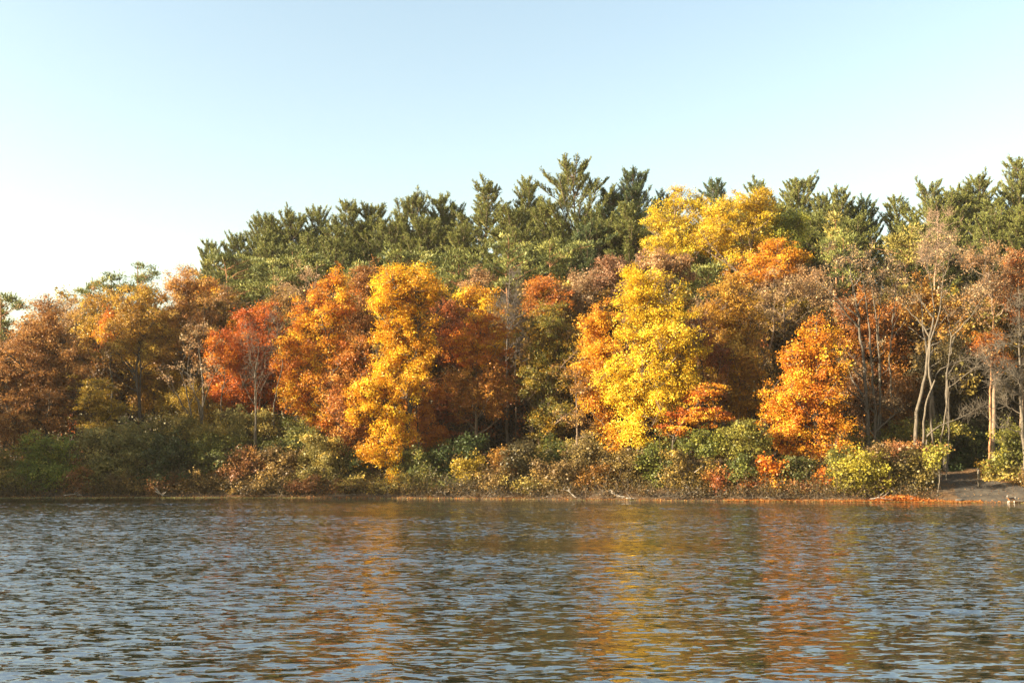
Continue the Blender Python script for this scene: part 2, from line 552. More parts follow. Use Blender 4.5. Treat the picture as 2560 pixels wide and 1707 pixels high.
    tone = np.clip(tone_s[idx] * 0.6 + rng.uniform(0, 0.45, n), 0, 1)
    crown = leaf_mesh('pine_crown', P, Nn, S, tone, rng, slim=0.20, axis=ax)
    return tb.mesh('pine_trunk'), crown

PINE_LIB = []
def pine_lib():
    specs = [dict(seed=11, Lmax=3.0), dict(seed=12, Lmax=3.4, forks=2, fork_at=0.62), dict(seed=13, Lmax=2.6),
             dict(seed=14, Lmax=3.8, forks=3, fork_at=0.55), dict(seed=15, Lmax=3.3, openness=0.18),
             dict(seed=16, Lmax=2.9, forks=2, fork_at=0.7, openness=0.1), dict(seed=17, Lmax=4.3, openness=0.16, bottom=0.3, bare_gap=(0.66, 0.78), top_cut=0.35, el_top=36.0),
             dict(seed=18, Lmax=3.6, forks=3, fork_at=0.5, openness=0.12), dict(seed=19, Lmax=3.2, openness=0.2, lean=0.05), dict(seed=20, Lmax=3.7, forks=2, fork_at=0.45),
             dict(seed=21, Lmax=3.0, openness=0.25, bare_gap=(0.5, 0.58)), dict(seed=22, Lmax=3.5, top_cut=0.4, openness=0.08)]
    for s in specs:
        tm, cm = white_pine_meshes(**s)
        z = np.empty(len(cm.vertices) * 3, np.float32); cm.vertices.foreach_get('co', z)
        PINE_LIB.append((tm, cm, float(np.percentile(z[2::3], 99.9))))

def white_pine(label, px, top, d, kind, width=1.0, rz=None, cols=None, tilt=0.0, group='tall pines along the ridge', name='pine_tree'):
    SEED[0] += 1
    rng = np.random.default_rng(SEED[0])
    Y = shore_at(min(max(px, 0), 2560)) + d
    tip = at(px, top, Y)
    gz = float(ground_z(tip[0], Y)) - 0.1
    h = tip[2] - gz
    root = empty(name, (tip[0], Y, gz), label, 'pine tree', group)
    tm, cm, tall = PINE_LIB[kind]
    sz = h / tall
    sx = (0.6 + 0.4 * sz) * width * 1.18
    rz = rng.uniform(0, 2 * math.pi) if rz is None else rz
    for nm, me, mat in (('trunk', tm, BARK), ('crown', cm, NEEDLE)):
        o = link(nm, me, mat, root)
        o.scale = (sx, sx, sz)
        o.rotation_euler = (0, tilt, rz)
        if nm == 'trunk': o['bark'] = list(BARKS['brown'])
        else:
            for key, c in zip(('leaf_a', 'leaf_b', 'leaf_c'), cols or PINE_G):
                o[key] = [float(v) for v in c]
    return root
# ---------------------------------------------------------------- the setting: ground, path, lake
def ground_material():
    m, N, L, out = new_mat('leaf_covered_ground')
    tc = N.new('ShaderNodeTexCoord')
    n1 = N.new('ShaderNodeTexNoise'); n1.inputs['Scale'].default_value = 0.5; n1.inputs['Detail'].default_value = 5
    n2 = N.new('ShaderNodeTexVoronoi'); n2.inputs['Scale'].default_value = 7.0
    L.new(tc.outputs['Object'], n1.inputs['Vector']); L.new(tc.outputs['Object'], n2.inputs['Vector'])
    leaves = ramp(N, L, n2.outputs['Color'], [(0.15, (0.06, 0.03, 0.014)), (0.5, (0.12, 0.055, 0.018)), (0.85, (0.18, 0.095, 0.03))])
    soil = ramp(N, L, n1.outputs['Fac'], [(0.3, (0.05, 0.035, 0.022)), (0.7, (0.11, 0.075, 0.045))])
    f = ramp(N, L, n1.outputs['Fac'], [(0.38, (0, 0, 0)), (0.62, (1, 1, 1))])
    col = mixc(N, L, f, soil, leaves)
    p = N.new('ShaderNodeBsdfPrincipled'); p.inputs['Roughness'].default_value = 0.9
    p.inputs['Specular IOR Level'].default_value = 0.2
    L.new(col, p.inputs['Base Color'])
    b = N.new('ShaderNodeBump'); b.inputs['Strength'].default_value = 0.6; b.inputs['Distance'].default_value = 0.05
    L.new(n2.outputs['Distance'], b.inputs['Height']); L.new(b.outputs[0], p.inputs['Normal'])
    L.new(p.outputs[0], out.inputs['Surface'])
    return m

def path_material():
    m, N, L, out = new_mat('packed_dirt')
    tc = N.new('ShaderNodeTexCoord')
    n1 = N.new('ShaderNodeTexNoise'); n1.inputs['Scale'].default_value = 1.3; n1.inputs['Detail'].default_value = 8
    L.new(tc.outputs['Object'], n1.inputs['Vector'])
    col = ramp(N, L, n1.outputs['Fac'], [(0.3, (0.022, 0.016, 0.010)), (0.55, (0.045, 0.033, 0.020)), (0.75, (0.082, 0.060, 0.037))])  # dirt tones darkened to stand in for shade on the landing
    p = N.new('ShaderNodeBsdfPrincipled'); p.inputs['Roughness'].default_value = 0.9
    L.new(col, p.inputs['Base Color'])
    L.new(p.outputs[0], out.inputs['Surface'])
    return m

gx = np.r_[np.linspace(-190, -62, 40)[:-1], np.linspace(-62, 62, 280), np.linspace(62, 190, 40)[1:]]
gd = np.r_[np.linspace(-14, -0.6, 12), np.linspace(-0.4, 5, 28), np.linspace(5.6, 70, 70), np.linspace(78, 150, 14)]
X, Dd = np.meshgrid(gx, gd)
Yg = shore(X) + Dd
Zg = ground_z(X, Yg) + 0.03 * np.sin(X * 3.1) * np.sin(Yg * 2.7)
nx_, nd_ = len(gx), len(gd)
ii = (np.arange(nd_ - 1)[:, None] * nx_ + np.arange(nx_ - 1)[None]).ravel()
ground = link('ground', mesh_np('ground', np.stack([X, Yg, Zg], -1).reshape(-1, 3), np.stack([ii, ii + 1, ii + nx_ + 1, ii + nx_], 1), smooth=True), ground_material())
tag(ground, 'leaf-strewn wooded bank rising from the far side of the lake', None, kind='structure')

# the bare dirt landing at the right
pu, pv = np.linspace(0, 1, 50), np.linspace(0, 1, 60)
U, V = np.meshgrid(pu, pv)
x_l = np.interp(V, [0, 0.15, 0.4, 0.7, 1], [33.6, 34.2, 35.4, 35.4, 36.5]) + 0.25 * np.sin(V * 17)
x_r = np.interp(V, [0, 0.3, 0.55, 0.75, 1], [44.0, 42.6, 40.6, 38.9, 38.5]) + 0.25 * np.sin(V * 21 + 1)
XP = x_l + U * (x_r - x_l)
YP = shore(XP) + 0.1 + V * 9.5
edge = np.minimum(np.minimum(U, 1 - U) * 8, np.minimum(V * 20, (1 - V) * 8)).clip(0, 1)
ZP = ground_z(XP, YP) + 0.03 * np.sin(XP * 3.1) * np.sin(YP * 2.7) + 0.07 * edge - 0.03 + 0.02 * np.sin(XP * 1.7) * np.sin(YP * 2.1)
ip = (np.arange(59)[:, None] * 50 + np.arange(49)[None]).ravel()
path = link('path', mesh_np('path', np.stack([XP, YP, ZP], -1).reshape(-1, 3), np.stack([ip, ip + 1, ip + 51, ip + 50], 1), smooth=True), path_material())
tag(path, 'bare dirt path coming down to the water beside the wooden post', None, kind='structure')

def water_material():
    m, N, L, out = new_mat('lake_water')
    tc = N.new('ShaderNodeTexCoord')
    calm = N.new('ShaderNodeAttribute'); calm.attribute_name = 'rough'
    geo = N.new('ShaderNodeNewGeometry')
    total = None
    for sc, amp in (((1.7, 5.6, 1), (0.07, 0.46)), ((3.8, 11.0, 1), (0.10, 0.62)), ((9.0, 22.0, 1), (0.05, 0.14))):
        mp = N.new('ShaderNodeMapping'); mp.inputs['Scale'].default_value = sc
        mp.inputs['Rotation'].default_value = (0, 0, 0.10)
        L.new(tc.outputs['Object'], mp.inputs[0])
        n = N.new('ShaderNodeTexNoise'); n.inputs['Scale'].default_value = 1.0; n.inputs['Detail'].default_value = 1.5
        n.inputs['Distortion'].default_value = 0.4
        L.new(mp.outputs[0], n.inputs['Vector'])
        s = N.new('ShaderNodeVectorMath'); s.operation = 'SUBTRACT'; s.inputs[1].default_value = (0.5, 0.5, 0.5)
        L.new(n.outputs['Color'], s.inputs[0])
        k = N.new('ShaderNodeVectorMath'); k.operation = 'MULTIPLY'; k.inputs[1].default_value = (amp[0] * 2, amp[1] * 2, 0)
        L.new(s.outputs[0], k.inputs[0])
        if total is None: total = k.outputs[0]
        else:
            a = N.new('ShaderNodeVectorMath'); a.operation = 'ADD'
            L.new(total, a.inputs[0]); L.new(k.outputs[0], a.inputs[1]); total = a.outputs[0]
    sc_ = N.new('ShaderNodeVectorMath'); sc_.operation = 'SCALE'
    L.new(total, sc_.inputs[0]); L.new(calm.outputs['Fac'], sc_.inputs['Scale'])
    ad = N.new('ShaderNodeVectorMath'); ad.operation = 'ADD'
    L.new(geo.outputs['Normal'], ad.inputs[0]); L.new(sc_.outputs[0], ad.inputs[1])
    nm = N.new('ShaderNodeVectorMath'); nm.operation = 'NORMALIZE'
    L.new(ad.outputs[0], nm.inputs[0])
    p = N.new('ShaderNodeBsdfPrincipled')
    p.inputs['Base Color'].default_value = (0.016, 0.017, 0.010, 1)
    p.inputs['Roughness'].default_value = 0.03
    p.inputs['IOR'].default_value = 4.5
    L.new(nm.outputs[0], p.inputs['Normal'])
    L.new(p.outputs[0], out.inputs['Surface'])
    return m

def make_lake():
    rng = np.random.default_rng(7)
    ys = [3.0]
    while ys[-1] < 97: ys.append(ys[-1] + 0.055 + 0.0017 * ys[-1])
    ys = np.array(ys); nu = 430
    u = np.linspace(-1, 1, nu)
    Yw = np.repeat(ys[:, None], nu, 1); Xw = u[None] * (0.62 * Yw + 9)
    cell = np.maximum((0.055 + 0.0017 * Yw) * 1.0, (0.62 * Yw + 9) * 2 / nu * 0.8)
    off = shore(Xw) - Yw
    t = np.clip((off - 1.0) / 15.0, 0, 1); calm = t * t * (3 - 2 * t) * 0.92 + 0.08
    gust = 1 + 0.22 * np.sin(Yw * 0.62 + 0.9 * np.sin(Xw * 0.13 + 0.4)) * np.sin(Xw * 0.09 + Yw * 0.05) + 0.34 * np.sin(Xw * 0.11 + Yw * 0.17 + 1) * np.sin(Yw * 0.13 - Xw * 0.05) + 0.18 * np.sin(Xw * 0.31 - 2) * np.sin(Yw * 0.37 + 0.7)
    Z = np.zeros_like(Xw); DX = np.zeros_like(Xw); DY = np.zeros_like(Xw)
    n = 64
    for k in range(n):
        lam = 0.32 * (3.2 / 0.32) ** rng.uniform(0, 1) ** 1.25
        th = rng.normal() * 0.42 + (0.1 if k % 3 else -0.25)
        kx, ky = np.sin(th) * 2 * np.pi / lam, np.cos(th) * 2 * np.pi / lam
        slope = 0.010 * (1.0 if lam < 1.3 else 0.6)
        a = slope * lam / (2 * np.pi) * np.sqrt(2)
        fade = np.clip((lam / cell - 2.2) / 2.0, 0, 1)
        ph = kx * Xw + ky * Yw + rng.uniform(0, 2 * np.pi)
        A = a * fade * calm * gust
        Z += A * np.cos(ph)
        DX -= 0.8 * A * np.sin(th) * np.sin(ph); DY -= 0.8 * A * np.cos(th) * np.sin(ph)
    nr = len(ys)
    co = np.stack([Xw + DX, Yw + DY, Z], -1).reshape(-1, 3)
    ii = (np.arange(nr - 1)[:, None] * nu + np.arange(nu - 1)[None]).ravel()
    fa = np.stack([ii, ii + 1, ii + nu + 1, ii + nu], 1)
    # the rest of the lake, a hand lower, so that it carries on beyond the frame and behind the camera
    gx2, gy2 = np.linspace(-190, 190, 60), np.linspace(-120, 100, 40)
    X2, Y2 = np.meshgrid(gx2, gy2)
    co2 = np.stack([X2, Y2, np.full_like(X2, -0.14)], -1).reshape(-1, 3)
    i2 = (np.arange(39)[:, None] * 60 + np.arange(59)[None]).ravel()
    fa2 = np.stack([i2, i2 + 1, i2 + 61, i2 + 60], 1) + len(co)
    me = mesh_np('lake', np.concatenate([co, co2]), np.concatenate([fa, fa2]),
                 attr={'rough': np.r_[(calm * gust).ravel(), np.ones(len(co2))]}, smooth=True)
    o = link('lake_water', me, water_material())
    tag(o, 'rippled lake water reflecting sky and autumn trees', None, kind='structure')
make_lake()
DEEP_SHADE = ((0.045, 0.036, 0.014), (0.080, 0.060, 0.020), (0.15, 0.10, 0.03))  # leaf colours with the shade of the lower right wood put in
# ---------------------------------------------------------------- leaf colours (a: deep, b: main, c: light)
YEL = ((0.54, 0.36, 0.018), (0.77, 0.49, 0.02), (0.84, 0.60, 0.05))
GOLD = ((0.58, 0.25, 0.012), (0.76, 0.43, 0.016), (0.83, 0.57, 0.03))
GOLDOR = ((0.47, 0.14, 0.014), (0.67, 0.30, 0.017), (0.78, 0.49, 0.03))
ORANGE = ((0.44, 0.11, 0.014), (0.65, 0.24, 0.016), (0.76, 0.42, 0.03))
RUST = ((0.28, 0.115, 0.03), (0.40, 0.185, 0.045), (0.52, 0.28, 0.08))
RED = ((0.40, 0.085, 0.010), (0.56, 0.16, 0.010), (0.66, 0.26, 0.02))
DRED = ((0.24, 0.06, 0.02), (0.36, 0.105, 0.025), (0.46, 0.17, 0.04))
BROWN = ((0.2, 0.099, 0.028), (0.32, 0.165, 0.039), (0.44, 0.264, 0.066))
BRGOLD = ((0.34, 0.171, 0.022), (0.48, 0.274, 0.028), (0.6, 0.41, 0.066))
TAN = ((0.30, 0.17, 0.08), (0.42, 0.26, 0.12), (0.52, 0.36, 0.18))
COPPER = ((0.28, 0.14, 0.055), (0.40, 0.22, 0.085), (0.52, 0.32, 0.14))
OLGOLD = ((0.22, 0.15, 0.02), (0.40, 0.25, 0.025), (0.58, 0.36, 0.04))
GRGOLD = ((0.115, 0.108, 0.018), (0.274, 0.187, 0.018), (0.461, 0.245, 0.018))
GREEN = ((0.159, 0.192, 0.031), (0.26, 0.282, 0.043), (0.462, 0.405, 0.062))
DGREEN = ((0.116, 0.123, 0.028), (0.188, 0.179, 0.036), (0.346, 0.269, 0.045))
GREY = ((0.216, 0.192, 0.058), (0.331, 0.269, 0.077), (0.492, 0.371, 0.1))
OLIVE = ((0.224, 0.182, 0.047), (0.378, 0.278, 0.062), (0.639, 0.428, 0.086))
OLBRN = ((0.174, 0.104, 0.035), (0.268, 0.169, 0.049), (0.419, 0.256, 0.064))
RUSTB = ((0.236, 0.093, 0.034), (0.359, 0.162, 0.047), (0.521, 0.261, 0.062))
YGREEN = ((0.136, 0.128, 0.024), (0.238, 0.208, 0.031), (0.374, 0.304, 0.047))
YGREENB = ((0.246, 0.202, 0.025), (0.396, 0.319, 0.032), (0.528, 0.428, 0.054))
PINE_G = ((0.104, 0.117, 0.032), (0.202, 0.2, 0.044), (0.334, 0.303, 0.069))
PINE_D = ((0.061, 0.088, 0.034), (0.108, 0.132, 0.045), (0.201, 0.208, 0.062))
SCOT = ((0.108, 0.122, 0.032), (0.188, 0.191, 0.045), (0.291, 0.266, 0.065))
SCOTG = ((0.161, 0.134, 0.031), (0.269, 0.218, 0.046), (0.388, 0.301, 0.071))

# ---------------------------------------------------------------- white pines on the ridge
pine_lib()
WP = white_pine
WP('slim dark pine standing alone at the low left end of the tall ridge pines', 535, 602, 40, 2, 0.72)
WP('pine second along the ridge from its low left end, with a leaning pointed top', 596, 582, 42, 0, 0.8)
WP('broad domed pine near the low left end, third along the ridge', 672, 540, 44, 9, 0.9)
WP('pine with a wide V-shaped fork showing sky between its arms', 735, 528, 42, 1, 1.0, rz=0.0)
WP('upright pine just right of the V-forked pine', 792, 520, 45, 0, 0.85)
WP('tall feathery pine behind the orange maple tops, right of centre of the left ridge', 866, 503, 44, 8, 0.9)
WP('dense dark-sided pine standing above the rust-red treetop', 940, 512, 44, 11, 1.0)
WP('full pine with a blunt top above the golden tree at the shore', 1030, 488, 44, 9, 0.9)
WP('narrow pointed pine between the blunt-topped pine and the big stepped pine', 1097, 484, 46, 2, 0.85)
WP('short pine filling the dip left of the big stepped pine', 1140, 512, 48, 5, 0.75)
WP('big stepped pine with long arms reaching out to the left', 1222, 443, 44, 10, 1.15)
WP('slim spiky pine leaning on the left side of the tallest pine', 1322, 450, 45, 2, 0.85)
WP('tallest pine with open lollipop crown and bare trunk showing under it', 1432, 397, 44, 6, 1.0)
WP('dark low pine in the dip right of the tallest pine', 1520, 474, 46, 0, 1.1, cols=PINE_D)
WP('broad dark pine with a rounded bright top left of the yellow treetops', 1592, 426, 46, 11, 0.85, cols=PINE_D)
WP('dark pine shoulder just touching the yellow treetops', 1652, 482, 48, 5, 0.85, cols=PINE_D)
WP('blue-dark pine top rising between the two yellow treetops', 1778, 450, 56, 0, 0.95, cols=PINE_D)
WP('pale fan-topped pine rising behind the right-hand yellow treetop', 1893, 440, 56, 10, 0.85)
WP('wide many-pointed pine right of the yellow treetops', 2000, 443, 52, 9, 0.9)
WP('slender pine beside the wide many-pointed pine', 2062, 482, 50, 2, 0.7)
WP('pine with a round upright top left of the loose dark pine', 2108, 468, 50, 5, 0.85)
WP('loose airy dark pine sloping down into the gap in the ridge', 2160, 492, 52, 4, 0.8, cols=PINE_D)
WP('lowest dark pine in the gap of the ridge at the right', 2232, 562, 56, 0, 0.8, cols=PINE_D)
WP('spreading pine with a long arm leaning left into the sky gap', 2328, 455, 50, 7, 0.85, rz=2.6)
WP('small pine wedged between the spreading pine and the forked pine', 2388, 490, 54, 5, 0.7)
WP('forked pine with two clubbed tops against the sky at the right', 2442, 440, 52, 1, 0.9, rz=0.3)
WP('tall many-headed pine at the right end of the ridge', 2528, 396, 54, 8, 0.85)
WP('pine cut by the right edge of the view', 2592, 455, 54, 5, 0.95)
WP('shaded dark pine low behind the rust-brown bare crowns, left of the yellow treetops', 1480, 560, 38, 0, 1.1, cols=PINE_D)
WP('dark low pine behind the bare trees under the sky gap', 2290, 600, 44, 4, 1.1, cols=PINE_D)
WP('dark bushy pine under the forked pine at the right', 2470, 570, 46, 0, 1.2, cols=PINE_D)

for i, (px, top) in enumerate(((566, 668), (634, 640), (704, 620), (765, 600), (830, 565), (905, 560), (985, 555), (1065, 545), (1165, 560), (1270, 520), (1375, 500), (1475, 530), (1560, 510), (1735, 560), (1840, 510), (1945, 510), (2040, 540), (2135, 545), (2280, 560), (2375, 545), (2480, 500), (2565, 510))):
    WP('lower pine filling the ridge between the taller pines', px, top, 36 + (i * 7) % 9, (i * 5) % 12, 1.0, group='lower pines filling the ridge')

# ---------------------------------------------------------------- rounder pines with cloud-like pads in front of them
def cloud_pine(label, d, lobes, cols=SCOT, bx=None, **k):
    k.setdefault('lai', 2.6)
    return tree('pine_tree', label, 'pine tree', d, lobes, cols, leaf=0.24, bark='red', bx=bx, needle=True, flat=0.45, clump=0.75, per=48,
                twigs=0, low=0.45, rise=0.3, group='round cloud pines below the ridge', **k)
cloud_pine('round-topped dark pine, tallest of the three at the far left skyline', 34, [(345, 690, 38, 22), (350, 662, 16, 14), (325, 715, 40, 20), (390, 690, 20, 18), (360, 740, 45, 22)])
cloud_pine('middle of the three round pines on the far left skyline', 34, [(278, 690, 18, 14), (272, 715, 26, 15), (278, 745, 36, 18)])
cloud_pine('lowest of the three round pines on the far left skyline', 34, [(232, 712, 22, 10), (220, 735, 26, 14), (215, 755, 26, 12)])
cloud_pine('dark open pine at the left edge above the rust oak', 26, [(8, 742, 18, 10), (32, 752, 14, 10), (50, 765, 16, 10), (-10, 775, 25, 20), (14, 800, 24, 18), (0, 850, 30, 30)], cols=PINE_G)
cloud_pine('pale green cloud pine with layered pads at the left foot of the ridge', 30, [(600, 680, 45, 18), (640, 655, 40, 18), (560, 650, 40, 22), (620, 715, 60, 16), (655, 750, 45, 16), (520, 665, 18, 14)])
cloud_pine('rounded grey-green pine pad beside the pale green cloud pine', 28, [(680, 672, 45, 18), (700, 695, 60, 20), (660, 720, 40, 14), (690, 735, 40, 14)])
cloud_pine('yellowish layered pine above the bare stems left of the orange maple', 30, [(760, 675, 45, 14), (735, 645, 40, 20), (790, 650, 40, 20), (770, 705, 40, 14), (745, 725, 30, 12)])
cloud_pine('pale green pine top showing between the orange and the rust treetops', 24, [(895, 672, 30, 20), (870, 700, 35, 22), (890, 740, 35, 25)])
cloud_pine('fluffy green pine behind the golden tree crown', 30, [(1000, 640, 45, 25), (1060, 655, 40, 25), (970, 650, 35, 25)])
cloud_pine('wide bright green pine with tiered pads right of the golden tree', 26, [(1150, 635, 38, 18), (1170, 655, 45, 16), (1120, 670, 40, 16), (1150, 690, 55, 16), (1110, 705, 45, 16), (1140, 725, 45, 14)])
cloud_pine('bright green tiered pine with drooping pads at the middle of the wood', 26, [(1275, 600, 25, 14), (1300, 612, 35, 16), (1260, 625, 35, 16), (1300, 645, 50, 18), (1250, 665, 45, 16), (1310, 680, 45, 18), (1280, 705, 45, 18)])
cloud_pine('dark green pine with long level lower limbs right of the tiered pine', 30, [(1370, 605, 45, 14), (1400, 640, 60, 18), (1440, 620, 45, 12), (1390, 675, 50, 14), (1430, 690, 35, 12), (1375, 715, 45, 14)], cols=PINE_G)
cloud_pine('domed green pine with a clear stem between the yellow trees', 22, [(1770, 672, 45, 14), (1740, 690, 50, 16), (1790, 700, 40, 14), (1715, 705, 35, 16), (1775, 735, 45, 10), (1730, 745, 35, 10)], bx=1738)
cloud_pine('golden-green bubbly pine spire below the wide many-pointed pine', 30, [(2085, 545, 14, 14), (2082, 570, 24, 16), (2070, 598, 28, 14), (2100, 590, 22, 16)], cols=SCOTG)
cloud_pine('rounded green pine behind the pale bare crowns', 24, [(2110, 590, 30, 14), (2100, 612, 45, 18), (2090, 645, 45, 22), (2120, 680, 45, 25), (2090, 720, 40, 22)], cols=SCOT)
cloud_pine('olive-gold pine left of the dead brown conifer', 26, [(2250, 590, 35, 16), (2280, 582, 25, 14), (2235, 612, 40, 18), (2290, 612, 40, 18), (2260, 645, 45, 18), (2230, 690, 35, 18), (2270, 720, 40, 20), (2225, 750, 35, 15)], cols=SCOTG)
cloud_pine('dull green pine patch sunk among the tan treetops at the left', 20, [(235, 800, 35, 18), (225, 835, 30, 16), (250, 775, 25, 14)], cols=PINE_G)

# ---------------------------------------------------------------- yellow, orange and green crowns
def maple(label, d, lobes, cols, name='maple_tree', cat='maple tree', **k):
    k.setdefault('wide', 1.2)
    return tree(name, label, cat, d, lobes, cols, **k)

# --- left wood
maple('tall rust-brown oak at the left edge, its top lit orange', 7, [(110, 775, 38, 40), (85, 830, 55, 45), (140, 830, 45, 45), (60, 900, 70, 55), (135, 910, 60, 60), (40, 980, 70, 55), (110, 1000, 65, 50), (160, 960, 45, 40), (30, 1060, 60, 50), (95, 1060, 60, 45), (0, 930, 50, 60)],
      RUST, 'oak_tree', 'oak tree', lai=3.4, bark='dark', bx=120)
maple('thin tan treetop directly right of the rust oak top', 18, [(180, 790, 40, 35), (205, 830, 40, 45), (190, 900, 40, 60)], TAN, 'thinning_tree', 'tree', lai=1.2, twigs=3, bark='twig')
maple('bare wispy treetop on the skyline between the rust oak and the three round pines', 24, [(165, 760, 40, 22), (85, 765, 30, 22), (140, 800, 60, 30)], TAN, 'bare_tree', 'bare tree', lai=0.4, twigs=4, bark='twig', thin=0.8)
maple('pale gold thinning tree under the three round pines', 16, [(255, 750, 45, 28), (235, 790, 45, 35), (270, 830, 40, 40), (225, 850, 35, 40)], BRGOLD, 'thinning_tree', 'tree', lai=1.5, twigs=3)
maple('small bright orange maple glowing among the tan treetops at the left', 12, [(275, 792, 20, 18), (260, 815, 20, 15), (268, 842, 24, 10)], ORANGE, lai=3.0)
maple('large sparse gold tree with a dark forked trunk left of the pale sapling', 10, [(340, 745, 45, 30), (310, 790, 50, 40), (375, 790, 50, 45), (330, 850, 60, 40), (390, 850, 45, 40), (300, 880, 40, 30)], BRGOLD, 'thinning_tree', 'tree', lai=1.7, twigs=3, bark='dark',
      stems=[[(352, 1170), (350, 1010), (338, 920), (345, 830), (350, 740)], [(352, 1170), (349, 1000), (356, 900), (352, 820), (385, 770)]], trunk_r=[0.24, 0.15])
maple('low golden maple with flat layered sprays above the grey-green shrubs', 6, [(215, 970, 35, 25), (250, 985, 40, 25), (235, 1020, 55, 28), (275, 1025, 35, 25), (220, 1060, 40, 22), (260, 1065, 35, 20)], OLGOLD, lai=3.0, flat=0.4, bark='dark')
maple('brown-gold tree filling the shade behind the forked trunk', 14, [(400, 880, 55, 45), (420, 940, 50, 45), (350, 940, 55, 45), (300, 950, 50, 50), (385, 990, 50, 40)], BRGOLD, lai=2.4, bark='dark')
maple('brown shaded tree behind the rust oak and the layered gold maple', 16, [(190, 920, 50, 55), (170, 1000, 50, 50), (230, 930, 40, 40)], BROWN, lai=2.6, bark='dark')
maple('tall thinning orange-gold tree with a wispy top left of the ridge pines', 12, [(465, 700, 38, 35), (440, 735, 50, 35), (490, 740, 40, 40), (450, 790, 60, 40), (500, 800, 45, 40), (470, 850, 60, 40), (520, 860, 40, 40)], ((0.40, 0.18, 0.05), (0.50, 0.25, 0.05), (0.62, 0.37, 0.08)), 'thinning_tree', 'tree', lai=1.7, twigs=3, bark='grey',
      stems=[[(478, 1160), (476, 950), (474, 830), (465, 690)]])
maple('pale many-stemmed sapling with upswept bare twigs in front of the gold leaves', 5, [(470, 860, 40, 50), (520, 850, 35, 50), (450, 920, 35, 40), (500, 930, 45, 40)], TAN, 'bare_tree', 'bare tree', lai=0.15, twigs=3, bark='pale', rise=1.4, twig_len=1.0, n_prim=16,
      stems=[[(508, 1180), (506, 1040), (510, 960), (500, 850)], [(490, 1180), (478, 1040), (455, 950), (435, 900)], [(508, 1180), (504, 1020), (470, 940), (475, 850)]], trunk_r=[0.17, 0.13, 0.08])
maple('yellow-green young maple at the foot of the pale many-stemmed sapling', 7, [(480, 1000, 45, 30), (520, 1030, 40, 30), (455, 1030, 35, 30), (500, 1070, 45, 25)], OLGOLD, lai=2.4)
maple('red maple with a fiery top left of the orange-gold maple', 9, [(650, 785, 38, 28), (620, 800, 32, 28), (640, 830, 60, 30), (590, 850, 40, 30), (680, 850, 45, 35), (610, 900, 50, 40), (660, 920, 55, 45), (620, 980, 60, 40), (580, 990, 45, 35), (680, 980, 40, 40), (560, 960, 30, 30)], RED, lai=3.0, bark='dark')
maple('small flame-red maple with a ring-shaped top left of the red maple', 6, [(537, 845, 18, 22), (572, 848, 22, 20), (582, 875, 18, 28), (540, 885, 20, 20), (560, 905, 28, 18), (575, 925, 25, 20)], RED, lai=2.6, bark='pale', low=0.5,
      stems=[[(552, 1180), (551, 1000), (556, 940), (548, 860)]], trunk_r=0.09)
maple('bare white-stemmed sapling forking in front of the red maple', 4, [(630, 880, 30, 50), (665, 870, 25, 40), (640, 940, 40, 35), (610, 860, 20, 40)], TAN, 'bare_tree', 'bare tree', lai=0.0, twigs=2, bark='pale', rise=1.4, n_prim=9, twig_len=0.8,
      stems=[[(634, 1190), (636, 1060), (638, 960), (638, 925), (650, 850)], [(636, 1060), (638, 930), (622, 900), (618, 845)]], trunk_r=[0.13, 0.06])
maple('bare crooked sapling bending right at the edge of the orange-gold maple', 5, [(690, 800, 22, 30), (700, 860, 20, 35)], TAN, 'bare_tree', 'bare tree', lai=0.0, twigs=2, bark='pale', n_prim=5,
      stems=[[(655, 1200), (657, 1110), (680, 1070), (684, 1000), (702, 900), (688, 850), (690, 790)]], trunk_r=0.11)
maple('brown twiggy tree between the ridge pines and the red maple', 20, [(560, 760, 50, 30), (600, 790, 45, 35), (540, 800, 45, 40), (700, 770, 40, 35), (720, 810, 40, 40)], BROWN, 'thinning_tree', 'tree', lai=1.3, twigs=3, bark='grey')
maple('tan bare stems standing in a row above the orange-gold maple', 22, [(780, 690, 40, 35), (760, 740, 40, 35), (720, 720, 30, 40)], TAN, 'bare_tree', 'bare tree', lai=0.25, twigs=3, bark='twig', rise=1.3)
maple('orange-brown treetop left of the pale cloud pine', 22, [(520, 720, 40, 22), (545, 745, 40, 30), (500, 760, 35, 30)], GOLDOR, 'maple_tree', 'maple tree', lai=1.8, twigs=2)

# --- the orange-gold, rust and golden group
maple('orange-gold maple with a stepped left edge, leftmost of the bright shore maples', 7, [(835, 700, 22, 32), (850, 745, 35, 35), (805, 745, 32, 35), (775, 790, 38, 35), (830, 800, 50, 40), (750, 815, 28, 28), (860, 860, 40, 50), (790, 860, 50, 40), (740, 890, 38, 35), (790, 930, 60, 45), (735, 950, 36, 40), (830, 970, 50, 45), (770, 1010, 45, 38), (820, 1050, 45, 35), (745, 1010, 28, 30)], GOLDOR, lai=3.4, bark='grey')
maple('rust-red treetop between the orange-gold maple and the golden tree', 11, [(925, 680, 24, 30), (905, 715, 32, 30), (935, 740, 40, 40), (900, 780, 40, 40), (920, 830, 40, 40)], RUST, 'oak_tree', 'oak tree', lai=3.2)
maple('rust-red oak wedged in front of the orange-gold maple', 6.5, [(890, 880, 38, 40), (860, 930, 40, 45), (905, 950, 45, 45), (870, 1000, 45, 45), (900, 1050, 45, 45), (860, 1080, 35, 40), (900, 1110, 35, 35)], ((0.36, 0.12, 0.025), (0.50, 0.20, 0.03), (0.62, 0.31, 0.06)), 'oak_tree', 'oak tree', lai=3.2, bark='dark')
